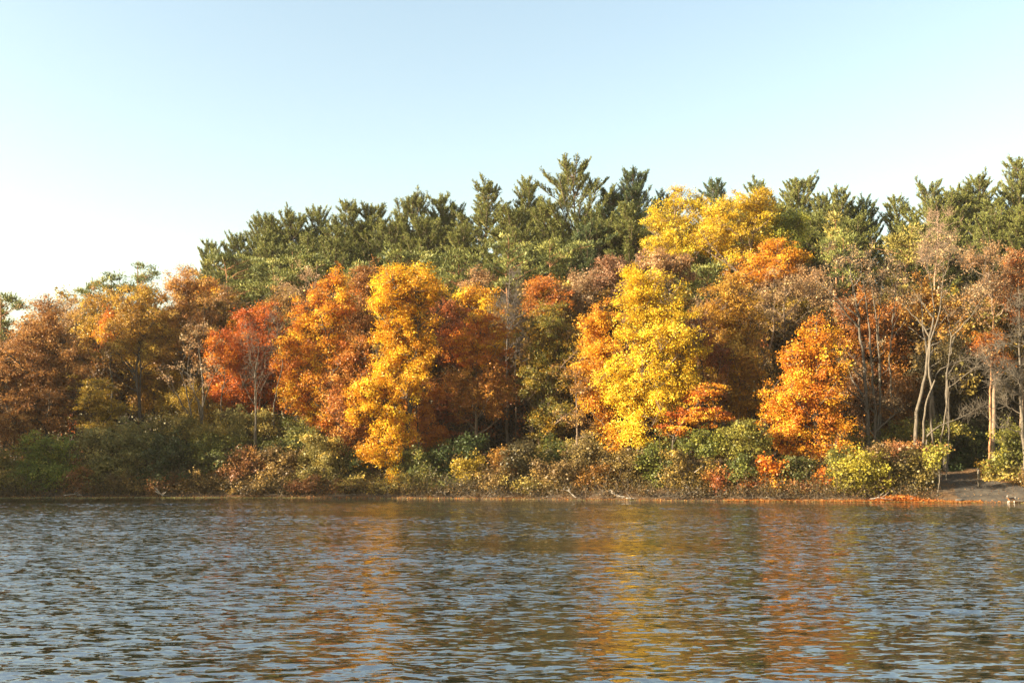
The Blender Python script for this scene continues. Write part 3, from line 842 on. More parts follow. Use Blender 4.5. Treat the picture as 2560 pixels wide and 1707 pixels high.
maple('golden tree with foliage cascading down to the shrubs, left of the middle', 4.5, [(975, 700, 30, 28), (1010, 690, 35, 22), (1055, 690, 30, 24), (1000, 735, 60, 35), (1060, 745, 40, 35), (965, 770, 28, 32), (1010, 800, 65, 35), (960, 830, 30, 28), (1040, 840, 55, 35), (985, 880, 45, 32), (1045, 905, 40, 30), (960, 935, 35, 25), (1000, 960, 50, 35, 0.3), (920, 970, 30, 22, 0.5), (940, 1005, 45, 30, 0.5), (905, 1035, 25, 22, 0.8), (985, 1030, 40, 35, 0.6), (960, 1085, 35, 35, 0.8), (1000, 1090, 30, 35, 0.6), (930, 1135, 32, 28, 1.0), (975, 1150, 30, 35, 1.0), (990, 1190, 20, 22, 1.2)],
      GOLD, lai=3.5, bark='dark', bx=1010, trunk_r=0.3)
maple('orange-brown tree in shade against the right side of the golden tree', 6.5, [(1040, 980, 35, 35), (1060, 1030, 38, 38), (1035, 1080, 40, 35), (1075, 1090, 30, 30), (1045, 1120, 30, 20), (1085, 980, 25, 30)], ((0.40, 0.12, 0.02), (0.52, 0.19, 0.02), (0.62, 0.28, 0.03)), lai=2.8, bark='dark')
maple('dull red treetop just right of the golden tree', 12, [(1120, 775, 28, 28), (1135, 810, 30, 32), (1110, 840, 32, 35), (1130, 880, 30, 30)], DRED, lai=2.8)
maple('gold-leaved tree behind the dull red treetop, under the wide bright green pine', 16, [(1170, 735, 35, 20), (1200, 745, 35, 25), (1160, 765, 30, 20), (1100, 740, 25, 20), (1215, 790, 35, 30)], GOLD, lai=2.2, twigs=2)
maple('tan-leaved slender tree against the tiered pine', 18, [(1190, 680, 18, 18), (1200, 705, 25, 20), (1180, 720, 25, 18)], COPPER, 'thinning_tree', 'tree', lai=1.6, twigs=3)
maple('orange maple right of the golden tree, its flat sprays catching the sun', 9, [(1205, 800, 40, 22), (1180, 825, 45, 25), (1225, 830, 40, 30), (1150, 850, 35, 22), (1200, 865, 55, 25), (1165, 895, 45, 25), (1215, 905, 45, 30), (1140, 880, 25, 20)], ORANGE, lai=2.7, flat=0.5)
maple('brown-orange shaded tree hanging below the orange maple', 8, [(1190, 950, 50, 35), (1150, 960, 35, 30), (1215, 990, 45, 40), (1180, 1020, 40, 35), (1230, 1030, 30, 35), (1250, 960, 30, 35)], ((0.32, 0.11, 0.02), (0.44, 0.18, 0.025), (0.58, 0.29, 0.04)), lai=2.6, bark='brown')
maple('dark red understory maple with thin sprays in the shade right of the golden tree', 10, [(1090, 990, 45, 14), (1110, 1020, 50, 12), (1075, 1045, 45, 14), (1140, 1045, 40, 12), (1100, 1085, 40, 12)], DRED, lai=1.9, flat=0.3, bark='dark', leaf=0.17)
maple('grey dead tree wrapped in a haze of twigs in the middle of the wood', 13, [(1285, 700, 30, 30), (1275, 740, 35, 35), (1300, 760, 45, 30), (1270, 800, 40, 40), (1310, 810, 35, 40), (1285, 860, 45, 45)], TAN, 'dead_tree', 'dead tree', lai=0.0, twigs=6, bark=(0.115, 0.095, 0.08), thin=0.8, n_prim=24, rise=0.5,
      stems=[[(1270, 1120), (1268, 900), (1268, 800), (1277, 660)]], trunk_r=0.15)
maple('red-orange treetop right of the grey dead tree', 14, [(1355, 710, 28, 18), (1340, 735, 35, 22), (1380, 740, 30, 25), (1360, 770, 45, 25)], ((0.40, 0.12, 0.02), (0.54, 0.19, 0.02), (0.64, 0.29, 0.05)), lai=2.5, twigs=2)
maple('broad olive and gold maple in the middle of the wood', 8.5, [(1375, 800, 50, 35), (1350, 840, 40, 40), (1410, 850, 45, 40), (1375, 890, 60, 40), (1340, 930, 40, 35), (1410, 940, 50, 40), (1370, 980, 55, 35), (1400, 1030, 50, 30), (1365, 1060, 38, 32), (1375, 1110, 32, 35), (1330, 970, 30, 20)], GRGOLD, lai=2.9, flat=0.6, bark='brown', bx=1270 + 75)
maple('dark brown tree in the shade behind the olive and gold maple', 15, [(1290, 900, 50, 50), (1310, 960, 50, 45), (1270, 970, 40, 50), (1440, 860, 40, 50)], BROWN, lai=2.2, bark='dark')
maple('tan seed-laden treetop left of the tall yellow tree', 17, [(1455, 720, 45, 38), (1430, 750, 40, 38), (1480, 760, 40, 40), (1460, 800, 45, 40)], TAN, 'thinning_tree', 'tree', lai=1.7, twigs=4, bark='twig', leaf=0.15)
maple('dark rust treetop with bristly twigs behind the tan seed-laden treetop', 20, [(1530, 670, 38, 30), (1545, 710, 45, 40), (1500, 700, 30, 30), (1590, 655, 25, 20)], ((0.24, 0.11, 0.05), (0.34, 0.17, 0.08), (0.44, 0.25, 0.13)), 'thinning_tree', 'tree', lai=1.5, twigs=4, bark='twig', leaf=0.15)
maple('bare low tree with level twigs left of the tall yellow tree', 7, [(1440, 930, 45, 25), (1450, 980, 45, 30), (1430, 1040, 40, 30), (1470, 1060, 30, 40)], BROWN, 'bare_tree', 'bare tree', lai=0.35, twigs=4, bark='brown', rise=0.1, bx=1452)
maple('copper-brown treetop sitting on top of the tall yellow tree', 19, [(1660, 655, 40, 22), (1690, 675, 40, 25), (1640, 690, 35, 25)], COPPER, 'thinning_tree', 'tree', lai=1.9, twigs=3, leaf=0.16)

# --- the yellow group
maple('tall bright yellow tree, brightest of all along the shore', 6, [(1600, 690, 38, 28), (1630, 710, 38, 28), (1570, 735, 34, 30), (1640, 750, 55, 35), (1590, 780, 50, 32), (1690, 795, 36, 28), (1640, 810, 55, 30), (1560, 825, 30, 22), (1605, 860, 35, 25), (1650, 850, 75, 32), (1700, 870, 45, 30), (1620, 900, 70, 32), (1570, 925, 45, 30), (1660, 930, 55, 35), (1590, 970, 60, 35), (1680, 970, 45, 30), (1640, 1000, 55, 30), (1555, 1000, 35, 30), (1575, 1045, 40, 28, 0.4), (1640, 1030, 45, 25, 0.4), (1690, 1010, 35, 25), (1715, 925, 42, 34), (1722, 980, 34, 28), (1530, 960, 34, 34), (1580, 1085, 32, 25, 0.5), (1600, 1105, 18, 14, 0.5)],
      YEL, lai=3.5, bark='brown', trunk_r=[0.26, 0.12], stems=[[(1602, 1215), (1612, 1090), (1612, 980), (1605, 860), (1615, 700)], [(1596, 1205), (1598, 1110), (1590, 1030), (1570, 940)]])
maple('orange-gold tree clinging to the left side of the tall yellow tree', 7.5, [(1500, 785, 26, 24), (1475, 815, 26, 22), (1515, 820, 35, 28), (1465, 870, 30, 26), (1500, 880, 40, 30), (1480, 930, 38, 28), (1515, 960, 35, 30), (1465, 970, 26, 22), (1490, 1010, 35, 28), (1505, 1055, 28, 24), (1525, 1090, 26, 22, 0.4), (1545, 1115, 22, 16, 0.4)],
      ((0.56, 0.23, 0.02), (0.74, 0.37, 0.02), (0.80, 0.48, 0.04)), lai=3.2, bark='brown', trunk_r=0.13, stems=[[(1549, 1215), (1545, 1130), (1530, 1000), (1500, 800)]])
maple('low orange maple with flat sprays at the right foot of the tall yellow tree', 5.5, [(1745, 1000, 40, 14), (1760, 1025, 45, 14), (1720, 1045, 50, 14), (1775, 1050, 40, 12), (1710, 1065, 40, 12), (1690, 1085, 22, 14), (1735, 985, 35, 12), (1770, 975, 35, 14)], ORANGE, lai=3.0, flat=0.35, bark='pale', trunk_r=0.1, stems=[[(1676, 1190), (1682, 1090), (1720, 1030), (1750, 990)]])
maple('tall yellow treetop on the skyline, left of two', 32, [(1690, 500, 30, 22), (1725, 510, 34, 26), (1670, 540, 40, 24), (1715, 555, 50, 30), (1640, 565, 26, 16), (1680, 590, 50, 28), (1740, 600, 40, 35), (1640, 625, 30, 20), (1690, 635, 50, 28), (1640, 610, 30, 16)], ((0.48, 0.31, 0.015), (0.62, 0.45, 0.02), (0.74, 0.57, 0.05)), lai=2.9, bark='brown', twigs=2)
maple('tall yellow treetop on the skyline, right of two', 30, [(1820, 505, 34, 22), (1895, 500, 34, 24), (1860, 525, 45, 26), (1790, 545, 35, 28), (1910, 540, 36, 26), (1830, 575, 60, 32), (1890, 590, 50, 32), (1790, 610, 42, 30), (1850, 635, 60, 28), (1920, 615, 35, 28), (1770, 580, 25, 25)], ((0.48, 0.29, 0.015), (0.62, 0.42, 0.02), (0.74, 0.54, 0.05)), lai=2.9, bark='brown', twigs=2)
maple('green-yellow tree at the right shoulder of the skyline yellow trees', 31, [(1965, 545, 32, 24), (1985, 575, 34, 28), (1950, 590, 34, 32), (1975, 630, 38, 30), (2005, 545, 16, 18)], ((0.20, 0.22, 0.03), (0.34, 0.32, 0.03), (0.56, 0.46, 0.05)), lai=2.6)
maple('orange treetop directly below the right-hand skyline yellow tree', 24, [(1940, 630, 45, 20), (1900, 650, 45, 22), (1970, 650, 40, 24), (1880, 685, 55, 24), (1945, 685, 55, 26), (1850, 705, 35, 18), (1990, 670, 20, 25)], ((0.52, 0.19, 0.014), (0.66, 0.31, 0.016), (0.76, 0.43, 0.03)), lai=3.0, flat=0.5)
maple('big thinning gold-brown tree between the yellow tree and the orange shore maple', 12, [(1830, 720, 40, 32), (1800, 765, 45, 38), (1860, 765, 50, 40), (1815, 825, 55, 42), (1870, 840, 45, 42), (1830, 890, 60, 40), (1780, 870, 35, 40), (1870, 930, 45, 45), (1815, 960, 45, 40), (1900, 990, 40, 40), (1850, 1020, 45, 35)], ((0.34, 0.16, 0.02), (0.50, 0.27, 0.025), (0.62, 0.38, 0.06)), 'thinning_tree', 'tree', lai=2.0, twigs=2, bark='brown',
      stems=[[(1862, 1180), (1850, 1010), (1860, 900), (1880, 780)], [(1905, 1180), (1905, 1010), (1900, 920), (1930, 830), (1940, 740)]], trunk_r=[0.2, 0.17])
maple('red-tinged bare tree with a pair of leaning pale stems right of the yellow tree', 9, [(1740, 790, 35, 40), (1755, 840, 40, 40), (1720, 850, 30, 40), (1790, 900, 35, 45), (1750, 910, 40, 40), (1760, 970, 40, 40)], ((0.30, 0.09, 0.03), (0.40, 0.14, 0.04), (0.50, 0.24, 0.06)), 'bare_tree', 'bare tree', lai=0.8, twigs=4, bark='grey',
      stems=[[(1782, 1190), (1785, 1040), (1800, 930), (1818, 860)], [(1782, 1190), (1792, 1040), (1812, 960), (1830, 890)], [(1760, 1190), (1756, 990), (1745, 890), (1750, 780)]], trunk_r=[0.09, 0.08, 0.12])
maple('tan brush-topped bare tree beside the domed green pine', 16, [(1755, 780, 30, 32), (1745, 820, 32, 35)], TAN, 'bare_tree', 'bare tree', lai=0.15, twigs=5, bark='twig', rise=1.5)
maple('wide tan bare crown above the orange shore maple', 16, [(1960, 715, 50, 30), (1910, 740, 45, 32), (2010, 735, 50, 32), (1950, 780, 60, 35), (2040, 760, 40, 32), (1900, 800, 40, 40), (1990, 820, 55, 35)], ((0.34, 0.20, 0.08), (0.44, 0.27, 0.11), (0.55, 0.37, 0.16)), 'bare_tree', 'bare tree', lai=0.5, twigs=9, bark='twig', leaf=0.13, n_prim=24, thin=1.2)
maple('russet treetop between the orange treetop and the pale bare crown', 22, [(2030, 690, 32, 25), (2045, 720, 35, 30), (2010, 705, 25, 20)], COPPER, 'thinning_tree', 'tree', lai=1.8, twigs=3)
maple('large orange and gold shore maple left of the bright yellow-green bush', 6, [(2045, 810, 26, 22), (2050, 845, 45, 28), (2010, 865, 32, 24), (2060, 885, 55, 30), (2000, 905, 45, 28), (2060, 930, 60, 30), (2010, 950, 60, 30), (1980, 1000, 55, 32), (2045, 985, 60, 32), (1945, 1025, 32, 26), (2000, 1040, 55, 30), (2060, 1040, 50, 30), (1955, 1075, 40, 30), (2010, 1085, 50, 28), (2085, 1070, 36, 30), (1960, 1110, 40, 26), (2070, 1115, 50, 26), (2100, 1130, 30, 20, 0.4), (2040, 1140, 40, 18), (1990, 1135, 40, 20, 0.4), (2085, 1155, 30, 18, 0.5)],
      ((0.56, 0.18, 0.016), (0.70, 0.31, 0.018), (0.80, 0.47, 0.03)), lai=3.5, bark='dark', bx=2020, trunk_r=0.26)
maple('small orange maple hanging over the water at the foot of the large orange maple', 3, [(1905, 1155, 28, 18), (1935, 1165, 34, 20), (1905, 1185, 38, 22), (1920, 1210, 24, 18), (1945, 1190, 24, 18)], ((0.60, 0.16, 0.016), (0.74, 0.27, 0.02), (0.80, 0.40, 0.04)), lai=3.2, leaf=0.18)
maple('small tuft-shaped orange maple just left of the bright yellow-green bush', 3, [(2065, 1180, 20, 16), (2055, 1205, 22, 16), (2045, 1225, 18, 12)], ((0.58, 0.14, 0.016), (0.72, 0.25, 0.02), (0.80, 0.38, 0.04)), lai=3.2, leaf=0.18)

# --- the right wood
maple('shaded orange maple behind the pale bare crowns at the right', 15, [(2160, 750, 40, 28), (2130, 790, 40, 30), (2200, 790, 50, 30), (2160, 830, 50, 32), (2240, 820, 40, 35), (2140, 870, 40, 35), (2210, 880, 50, 38), (2190, 940, 50, 40), (2250, 900, 35, 35)], ((0.24, 0.08, 0.016), (0.36, 0.13, 0.018), (0.50, 0.22, 0.03)), lai=2.0, bark='dark')  # orange darkened in place of shade from the trees in front
maple('dim orange-brown maple behind the dark double trunk', 12, [(2150, 950, 45, 40), (2130, 1010, 40, 40), (2190, 1010, 50, 40), (2250, 980, 45, 45), (2240, 1050, 50, 40), (2170, 1070, 50, 40)], ((0.12, 0.05, 0.015), (0.19, 0.08, 0.018), (0.32, 0.14, 0.03)), lai=2.2, bark='dark')  # leaf colours dimmed too, shade of the right wood put in
maple('bare tree on a dark double trunk, with pale drooping twig ends', 9, [(2120, 640, 55, 35), (2090, 690, 45, 38), (2160, 680, 50, 40), (2110, 750, 55, 40), (2180, 880, 40, 25), (2140, 920, 45, 30), (2210, 1000, 50, 22), (2150, 1010, 50, 22)], TAN, 'bare_tree', 'bare tree', lai=0.14, twigs=9, bark='grey', n_prim=20, thin=1.3, leaf=0.12, twig_len=0.9, rise=0.9,
      stems=[[(2170, 1170), (2172, 1020), (2160, 880), (2140, 760), (2125, 640)], [(2182, 1170), (2188, 1030), (2180, 900), (2168, 780), (2155, 660)]], trunk_r=[0.22, 0.15])
maple('slender pale bare tree with raised forks beside the dark double trunk', 10, [(2200, 660, 28, 40), (2215, 690, 30, 40), (2180, 720, 25, 35), (2235, 640, 20, 30)], TAN, 'bare_tree', 'bare tree', lai=0.12, twigs=8, bark='pale', leaf=0.12, rise=1.6, n_prim=14,
      stems=[[(2190, 1170), (2200, 960), (2192, 790), (2180, 720), (2170, 690)], [(2192, 800), (2200, 720), (2215, 640)]], trunk_r=[0.15, 0.08])
maple('straight pale bare tree between the raised forks and the big leaning bare tree', 11, [(2245, 700, 32, 35), (2240, 650, 26, 30), (2260, 740, 25, 25)], TAN, 'bare_tree', 'bare tree', lai=0.12, twigs=8, bark='pale', leaf=0.12, rise=1.3, n_prim=12,
      stems=[[(2232, 1150), (2226, 900), (2236, 760), (2243, 660)]], trunk_r=0.11)
maple('big pale-barked bare tree leaning right, with a wide twiggy crown', 7, [(2360, 640, 55, 32), (2410, 625, 50, 32), (2330, 690, 45, 35), (2390, 690, 60, 35), (2450, 670, 45, 32), (2360, 750, 60, 35), (2430, 740, 55, 35), (2470, 720, 30, 30), (2400, 790, 50, 28), (2430, 880, 35, 18), (2380, 600, 40, 22)], TAN, 'bare_tree', 'bare tree', lai=0.16, twigs=9, bark='pale', n_prim=22, thin=1.5, wide=1.3, leaf=0.12, twig_len=0.9, rise=1.1, low=0.45,
      stems=[[(2286, 1175), (2296, 1050), (2312, 930), (2322, 860), (2330, 790), (2325, 700)], [(2312, 930), (2330, 850), (2352, 790), (2362, 700), (2375, 610)], [(2326, 850), (2370, 820), (2420, 770), (2450, 700)]], trunk_r=[0.2, 0.13, 0.08])
maple('thin second stem with a wandering bare limb beside the big leaning bare tree', 6.5, [(2420, 900, 35, 14), (2440, 890, 25, 12), (2390, 945, 20, 22)], TAN, 'bare_tree', 'bare tree', lai=0.0, twigs=2, bark='pale', n_prim=6, rise=0.3, low=0.6,
      stems=[[(2300, 1175), (2308, 1090), (2318, 1010), (2342, 960), (2352, 925), (2400, 905), (2440, 888)], [(2352, 925), (2375, 945), (2398, 985)]], trunk_r=[0.13, 0.05])
maple('long bare limb reaching out low to the right over the dark bushes', 6, [(2450, 1020, 30, 10), (2430, 1030, 25, 8)], TAN, 'bare_tree', 'bare tree', lai=0.0, twigs=3, bark='pale', n_prim=4, rise=0.1, low=0.7,
      stems=[[(2306, 1175), (2316, 1090), (2345, 1065), (2400, 1045), (2450, 1018)]], trunk_r=0.09)
maple('dead tan conifer with a bare bleached leader in front of the right-hand pines', 20, [(2345, 545, 24, 20), (2365, 560, 22, 25), (2330, 590, 30, 24), (2370, 600, 28, 25), (2345, 630, 40, 25), (2310, 640, 25, 20)], COPPER, 'dead_tree', 'dead tree', lai=0.0, twigs=7, bark=(0.33, 0.22, 0.15), thin=0.75, rise=0.4, n_prim=24,
      stems=[[(2330, 1100), (2336, 800), (2338, 690), (2350, 530)]], trunk_r=0.16)
maple('copper-leaved thinning tree between the big bare crown and the right edge', 11, [(2480, 640, 40, 26), (2440, 650, 35, 24), (2500, 690, 45, 32), (2460, 720, 45, 30), (2510, 740, 40, 35), (2480, 790, 45, 35)], COPPER, 'thinning_tree', 'tree', lai=0.45, twigs=8, bark='twig', leaf=0.13)
maple('copper treetop cut by the right edge of the view', 13, [(2545, 650, 36, 26), (2525, 690, 36, 32), (2565, 700, 36, 40), (2540, 750, 42, 38), (2560, 800, 40, 40)], ((0.40, 0.14, 0.04), (0.52, 0.20, 0.05), (0.60, 0.28, 0.09)), 'thinning_tree', 'tree', lai=1.1, twigs=6, bark='twig', leaf=0.13)
maple('orange-tan leafy tree glowing under the wide twiggy bare crown', 12, [(2320, 750, 45, 30), (2360, 770, 50, 32), (2310, 800, 40, 28), (2410, 780, 45, 30), (2370, 830, 45, 30), (2300, 720, 28, 22)], ((0.42, 0.20, 0.04), (0.54, 0.30, 0.06), (0.64, 0.42, 0.11)), 'thinning_tree', 'tree', lai=1.5, twigs=2, leaf=0.17)
maple('orange stem tree with a few flame leaves left of the right-edge bare tree', 10, [(2480, 850, 35, 30), (2500, 900, 35, 35), (2450, 860, 30, 28)], ((0.40, 0.12, 0.02), (0.54, 0.20, 0.02), (0.64, 0.30, 0.04)), lai=1.6, bark=(0.34, 0.17, 0.08), stems=[[(2470, 1120), (2478, 900), (2485, 760)]], trunk_r=0.12)
maple('olive-brown tree in deep shade behind the big leaning bare tree', 14, [(2350, 900, 55, 45), (2400, 930, 50, 45), (2340, 970, 50, 45), (2440, 980, 50, 45), (2390, 1010, 50, 40), (2450, 1050, 50, 40), (2330, 1040, 45, 40)], DEEP_SHADE, lai=2.4, bark='dark')
maple('dark brown tree in deep shade behind the right-edge bare tree', 15, [(2510, 960, 50, 45), (2550, 920, 45, 45), (2530, 1030, 50, 45), (2480, 1000, 45, 40), (2570, 1000, 40, 50)], DEEP_SHADE, lai=2.4, bark='dark')
maple('straight grey trunk standing in the shade right of the big leaning bare tree', 10, [(2390, 860, 30, 28), (2370, 890, 25, 22)], DEEP_SHADE, 'shade_tree', 'tree', lai=1.5, bark='grey', stems=[[(2364, 1160), (2367, 1050), (2370, 950), (2378, 840)]], trunk_r=0.21, low=0.6)
maple('bare tree at the right edge with fans of pale drooping twigs', 4.5, [(2540, 760, 30, 35), (2510, 860, 40, 18), (2500, 920, 50, 22), (2560, 830, 30, 40), (2490, 960, 35, 18), (2550, 940, 40, 28), (2520, 1000, 28, 22), (2500, 1060, 20, 14)], TAN, 'bare_tree', 'bare tree', lai=0.0, twigs=5, bark='pale', n_prim=24, rise=0.1, twig_len=0.9, low=0.2,
      stems=[[(2556, 1190), (2551, 1080), (2546, 970), (2549, 860), (2556, 760), (2545, 700)]], trunk_r=0.15)

# ---------------------------------------------------------------- the depth of the wood: trees mostly hidden behind the ones in front
BACK = []
for v in range(6):
    SEED[0] += 1
    rg = np.random.default_rng(700 + v)
    Hh = 15.0
    nl = 9
    C = np.stack([rg.normal(size=nl) * 1.3, rg.normal(size=nl) * 1.3, np.linspace(6.6, Hh - 1.6, nl) + rg.normal(size=nl) * 0.4], 1)
    wd = np.interp(C[:, 2], [5, 9, Hh], [1.7, 2.4, 1.3])
    R = np.stack([wd, wd, np.full(nl, 1.7)], 1)
    keep_ground = ground_z
    def ground_z(x, y): return np.zeros_like(np.asarray(x, float)) - 1.0
    r_ = tree('hidden_tree', 'x', 'tree', 0, [(0, 0, 1, 1)], BROWN, lai=2.3, leaf=0.27, bark='dark', world_lobes=(C, R), base=np.array([0.0, 0.0, 0.0]), twigs=1, per=34)
    ground_z = keep_ground
    kids = {o.name.split('.')[0]: o.data for o in r_.children}
    for o in list(r_.children): bpy.data.objects.remove(o)
    bpy.data.objects.remove(r_)
    BACK.append((kids['trunk'], kids['crown']))

def canopy_top(px):
    return np.interp(px, [-300, 0, 250, 480, 700, 1050, 1300, 1500, 1700, 2000, 2300, 2560, 2900], [830, 800, 790, 720, 730, 720, 690, 690, 690, 720, 700, 700, 700])
rb = np.random.default_rng(31)
n_back = 150
for i in range(n_back):
    row = i % 6
    px = -140 + (i // 6 + (row % 2) * 0.5 + rb.uniform(-0.25, 0.25)) * 2840 / (n_back / 6)
    d = (17, 24, 31, 38, 46, 55)[row] + rb.uniform(-2.5, 2.5)
    Y = shore_at(min(max(px, 0), 2560)) + d
    tp = at(px, canopy_top(px) + rb.uniform(-25, 110) - min(row, 3) * 12, Y)
    gz = float(ground_z(tp[0], Y)) - 0.1
    root = empty('hidden_tree', (tp[0], Y, gz), 'autumn tree deep in the wood, mostly hidden behind the trees in front', 'tree', 'trees deep in the wood')
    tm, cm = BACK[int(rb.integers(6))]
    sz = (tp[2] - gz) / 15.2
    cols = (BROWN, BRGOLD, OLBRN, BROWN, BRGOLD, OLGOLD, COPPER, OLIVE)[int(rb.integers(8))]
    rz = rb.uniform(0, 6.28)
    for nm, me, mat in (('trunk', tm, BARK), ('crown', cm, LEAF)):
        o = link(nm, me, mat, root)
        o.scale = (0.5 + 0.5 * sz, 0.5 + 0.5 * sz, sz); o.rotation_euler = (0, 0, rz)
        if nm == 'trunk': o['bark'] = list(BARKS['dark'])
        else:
            for key, c in zip(('leaf_a', 'leaf_b', 'leaf_c'), cols): o[key] = [float(q) * 0.62 for q in c]  # palette darkened to paint in the shade deep in the wood
# ---------------------------------------------------------------- shrubs along the bank
def shrub(label, d, lobes, cols, name='shrub', lai=3.0, leaf=0.15, bark='dark', twigs=2, **k):
    k.setdefault('wide', 1.12)
    px = np.mean([l[0] for l in lobes])
    lx = k.pop('bx', px)
    rng = np.random.default_rng(int(px * 7) + len(label))
    w = max(l[2] for l in lobes)
    tops = sorted(lobes, key=lambda l: l[1])
    st = []
    for i in range(4):
        l = lobes[int(rng.integers(len(lobes)))]
        x0 = lx + rng.normal() * w * 0.12
        st.append([(x0, 1225), ((x0 + l[0]) / 2 + rng.normal() * 4, (1225 + l[1]) / 2, rng.normal() * 0.3), (l[0] + rng.normal() * 4, l[1], rng.normal() * 0.5)])
    return tree(name, label, 'shrub', d, lobes, cols, lai=lai, leaf=leaf, bark=bark, bx=lx, stems=st, trunk_r=[0.05, 0.045, 0.04, 0.035],
                n_prim=10, twigs=twigs, twig_len=0.55, low=0.1, thin=0.7, clump=0.5, per=36, group=k.pop('group', 'shrubs along the lake bank'), **k)

G = 'shrubs along the lake bank'
shrub('big round bright green shrub near the left edge', 2.6, [(110, 1105, 45, 25), (145, 1120, 40, 25), (80, 1140, 45, 30), (130, 1160, 55, 35), (90, 1190, 50, 30), (150, 1195, 45, 30), (110, 1220, 50, 20), (60, 1180, 30, 25)], GREEN, lai=3.4)
shrub('dark low shrub cut by the left edge', 2.2, [(10, 1150, 35, 30), (25, 1190, 35, 28), (0, 1215, 40, 25), (45, 1215, 25, 18)], OLIVE)
shrub('rusty low shrub between the bright green and the grey-green shrubs', 1.9, [(185, 1175, 28, 22), (200, 1205, 32, 22), (175, 1220, 25, 16), (220, 1222, 25, 15)], RUSTB)
shrub('large grey-green shrub right of the bright green one', 3.4, [(235, 1090, 40, 22), (270, 1105, 40, 25), (210, 1115, 35, 25), (250, 1145, 50, 32), (290, 1140, 35, 30), (255, 1190, 45, 30)], GREY, lai=3.1)
shrub('yellowish shrub foot below the large grey-green shrub', 1.9, [(310, 1200, 30, 22), (335, 1215, 35, 18), (290, 1222, 30, 15)], OLBRN)
shrub('grey-green shrub behind the yellowish shrub foot', 3.8, [(330, 1070, 40, 25), (365, 1090, 35, 28), (320, 1110, 38, 28), (350, 1140, 45, 32), (330, 1175, 40, 28)], GREY)
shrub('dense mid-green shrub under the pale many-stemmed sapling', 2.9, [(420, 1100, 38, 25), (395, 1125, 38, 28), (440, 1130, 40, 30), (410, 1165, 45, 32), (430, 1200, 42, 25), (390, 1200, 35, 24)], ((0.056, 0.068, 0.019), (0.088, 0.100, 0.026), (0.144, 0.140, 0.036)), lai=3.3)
shrub('reddish-brown low shrub left of the dense mid-green shrub', 1.8, [(395, 1210, 30, 18), (425, 1218, 34, 16), (445, 1205, 25, 16)], RUSTB)
shrub('olive shrub tops behind the dense mid-green shrub', 5, [(470, 1060, 40, 22), (440, 1080, 35, 22), (500, 1085, 40, 24), (400, 1060, 35, 22), (540, 1075, 38, 24)], OLIVE)
shrub('dark green drooping shrub right of the dense mid-green shrub', 3.2, [(520, 1105, 45, 24), (560, 1110, 45, 24), (490, 1130, 38, 28), (540, 1145, 50, 30), (580, 1140, 38, 26), (520, 1175, 40, 25)], DGREEN)
shrub('olive-brown low shrub at the water in front of the dark green drooping shrub', 1.8, [(500, 1200, 34, 20), (535, 1195, 34, 22), (480, 1222, 34, 14), (560, 1218, 34, 16), (520, 1225, 36, 12)], OLBRN)
shrub('pale green shrub top under the red maple', 6, [(590, 1040, 34, 24), (570, 1060, 34, 24), (620, 1060, 34, 22), (600, 1085, 40, 22)], GREY)
shrub('light olive bush beside the white-stemmed sapling', 5.5, [(660, 1045, 30, 18), (640, 1060, 28, 18), (670, 1070, 28, 18)], OLIVE)
shrub('brown-red shrub at the foot of the white-stemmed sapling', 2.4, [(610, 1145, 35, 25), (600, 1180, 38, 24), (640, 1170, 34, 24), (575, 1195, 32, 22)], RUSTB)
shrub('golden-brown shrub overhanging the water below the crooked sapling', 1.7, [(625, 1210, 38, 18), (660, 1205, 34, 20), (590, 1220, 32, 14), (645, 1225, 40, 12)], OLBRN)
shrub('dark green shrub below the orange-gold maple', 4.2, [(740, 1080, 38, 22), (770, 1100, 34, 24), (720, 1110, 34, 24), (690, 1120, 32, 24)], DGREEN)
shrub('brown thicket shrub with russet leaf tips left of the olive dome shrub', 2.6, [(690, 1145, 38, 26), (720, 1150, 38, 26), (680, 1185, 40, 26), (725, 1190, 40, 26), (700, 1218, 40, 18)], OLBRN, lai=2.5)
shrub('olive dome shrub below the rust-red oak', 2.9, [(800, 1105, 40, 22), (775, 1130, 40, 25), (830, 1130, 40, 25), (800, 1165, 50, 30), (770, 1195, 42, 26), (835, 1190, 40, 26)], OLIVE)
shrub('orange-flecked low shrub by the water below the olive dome shrub', 1.7, [(770, 1215, 36, 18), (805, 1218, 34, 16), (745, 1226, 30, 12), (835, 1222, 30, 14)], RUSTB)
shrub('green shrub tucked under the foot of the golden tree', 3.6, [(880, 1150, 34, 22), (865, 1170, 34, 22), (900, 1185, 36, 24), (870, 1200, 36, 22)], ((0.064, 0.076, 0.018), (0.112, 0.120, 0.024), (0.192, 0.176, 0.032)))
shrub('olive-gold low shrub at the water under the golden tree', 1.8, [(890, 1212, 34, 18), (925, 1222, 32, 14), (860, 1220, 30, 15), (945, 1215, 26, 16)], OLIVE)
shrub('bare grey brush shrub leaning over the water right of the golden tree foot', 1.9, [(1010, 1200, 34, 20), (1035, 1212, 32, 18), (985, 1220, 28, 14)], OLIVE, lai=1.0, twigs=5, bark='grey')
shrub('green shrub right of the golden tree foot', 3.6, [(1025, 1140, 32, 24), (1050, 1155, 34, 26), (1015, 1170, 34, 26), (1060, 1185, 34, 26), (1030, 1195, 30, 22)], DGREEN)
shrub('fresh green bush in the shade left of the gold-leaved bush', 4.6, [(1110, 1130, 34, 22), (1090, 1150, 34, 24), (1130, 1155, 34, 24), (1105, 1180, 36, 24), (1190, 1110, 34, 20), (1160, 1120, 30, 20)], ((0.044, 0.064, 0.016), (0.076, 0.100, 0.024), (0.136, 0.144, 0.036)))
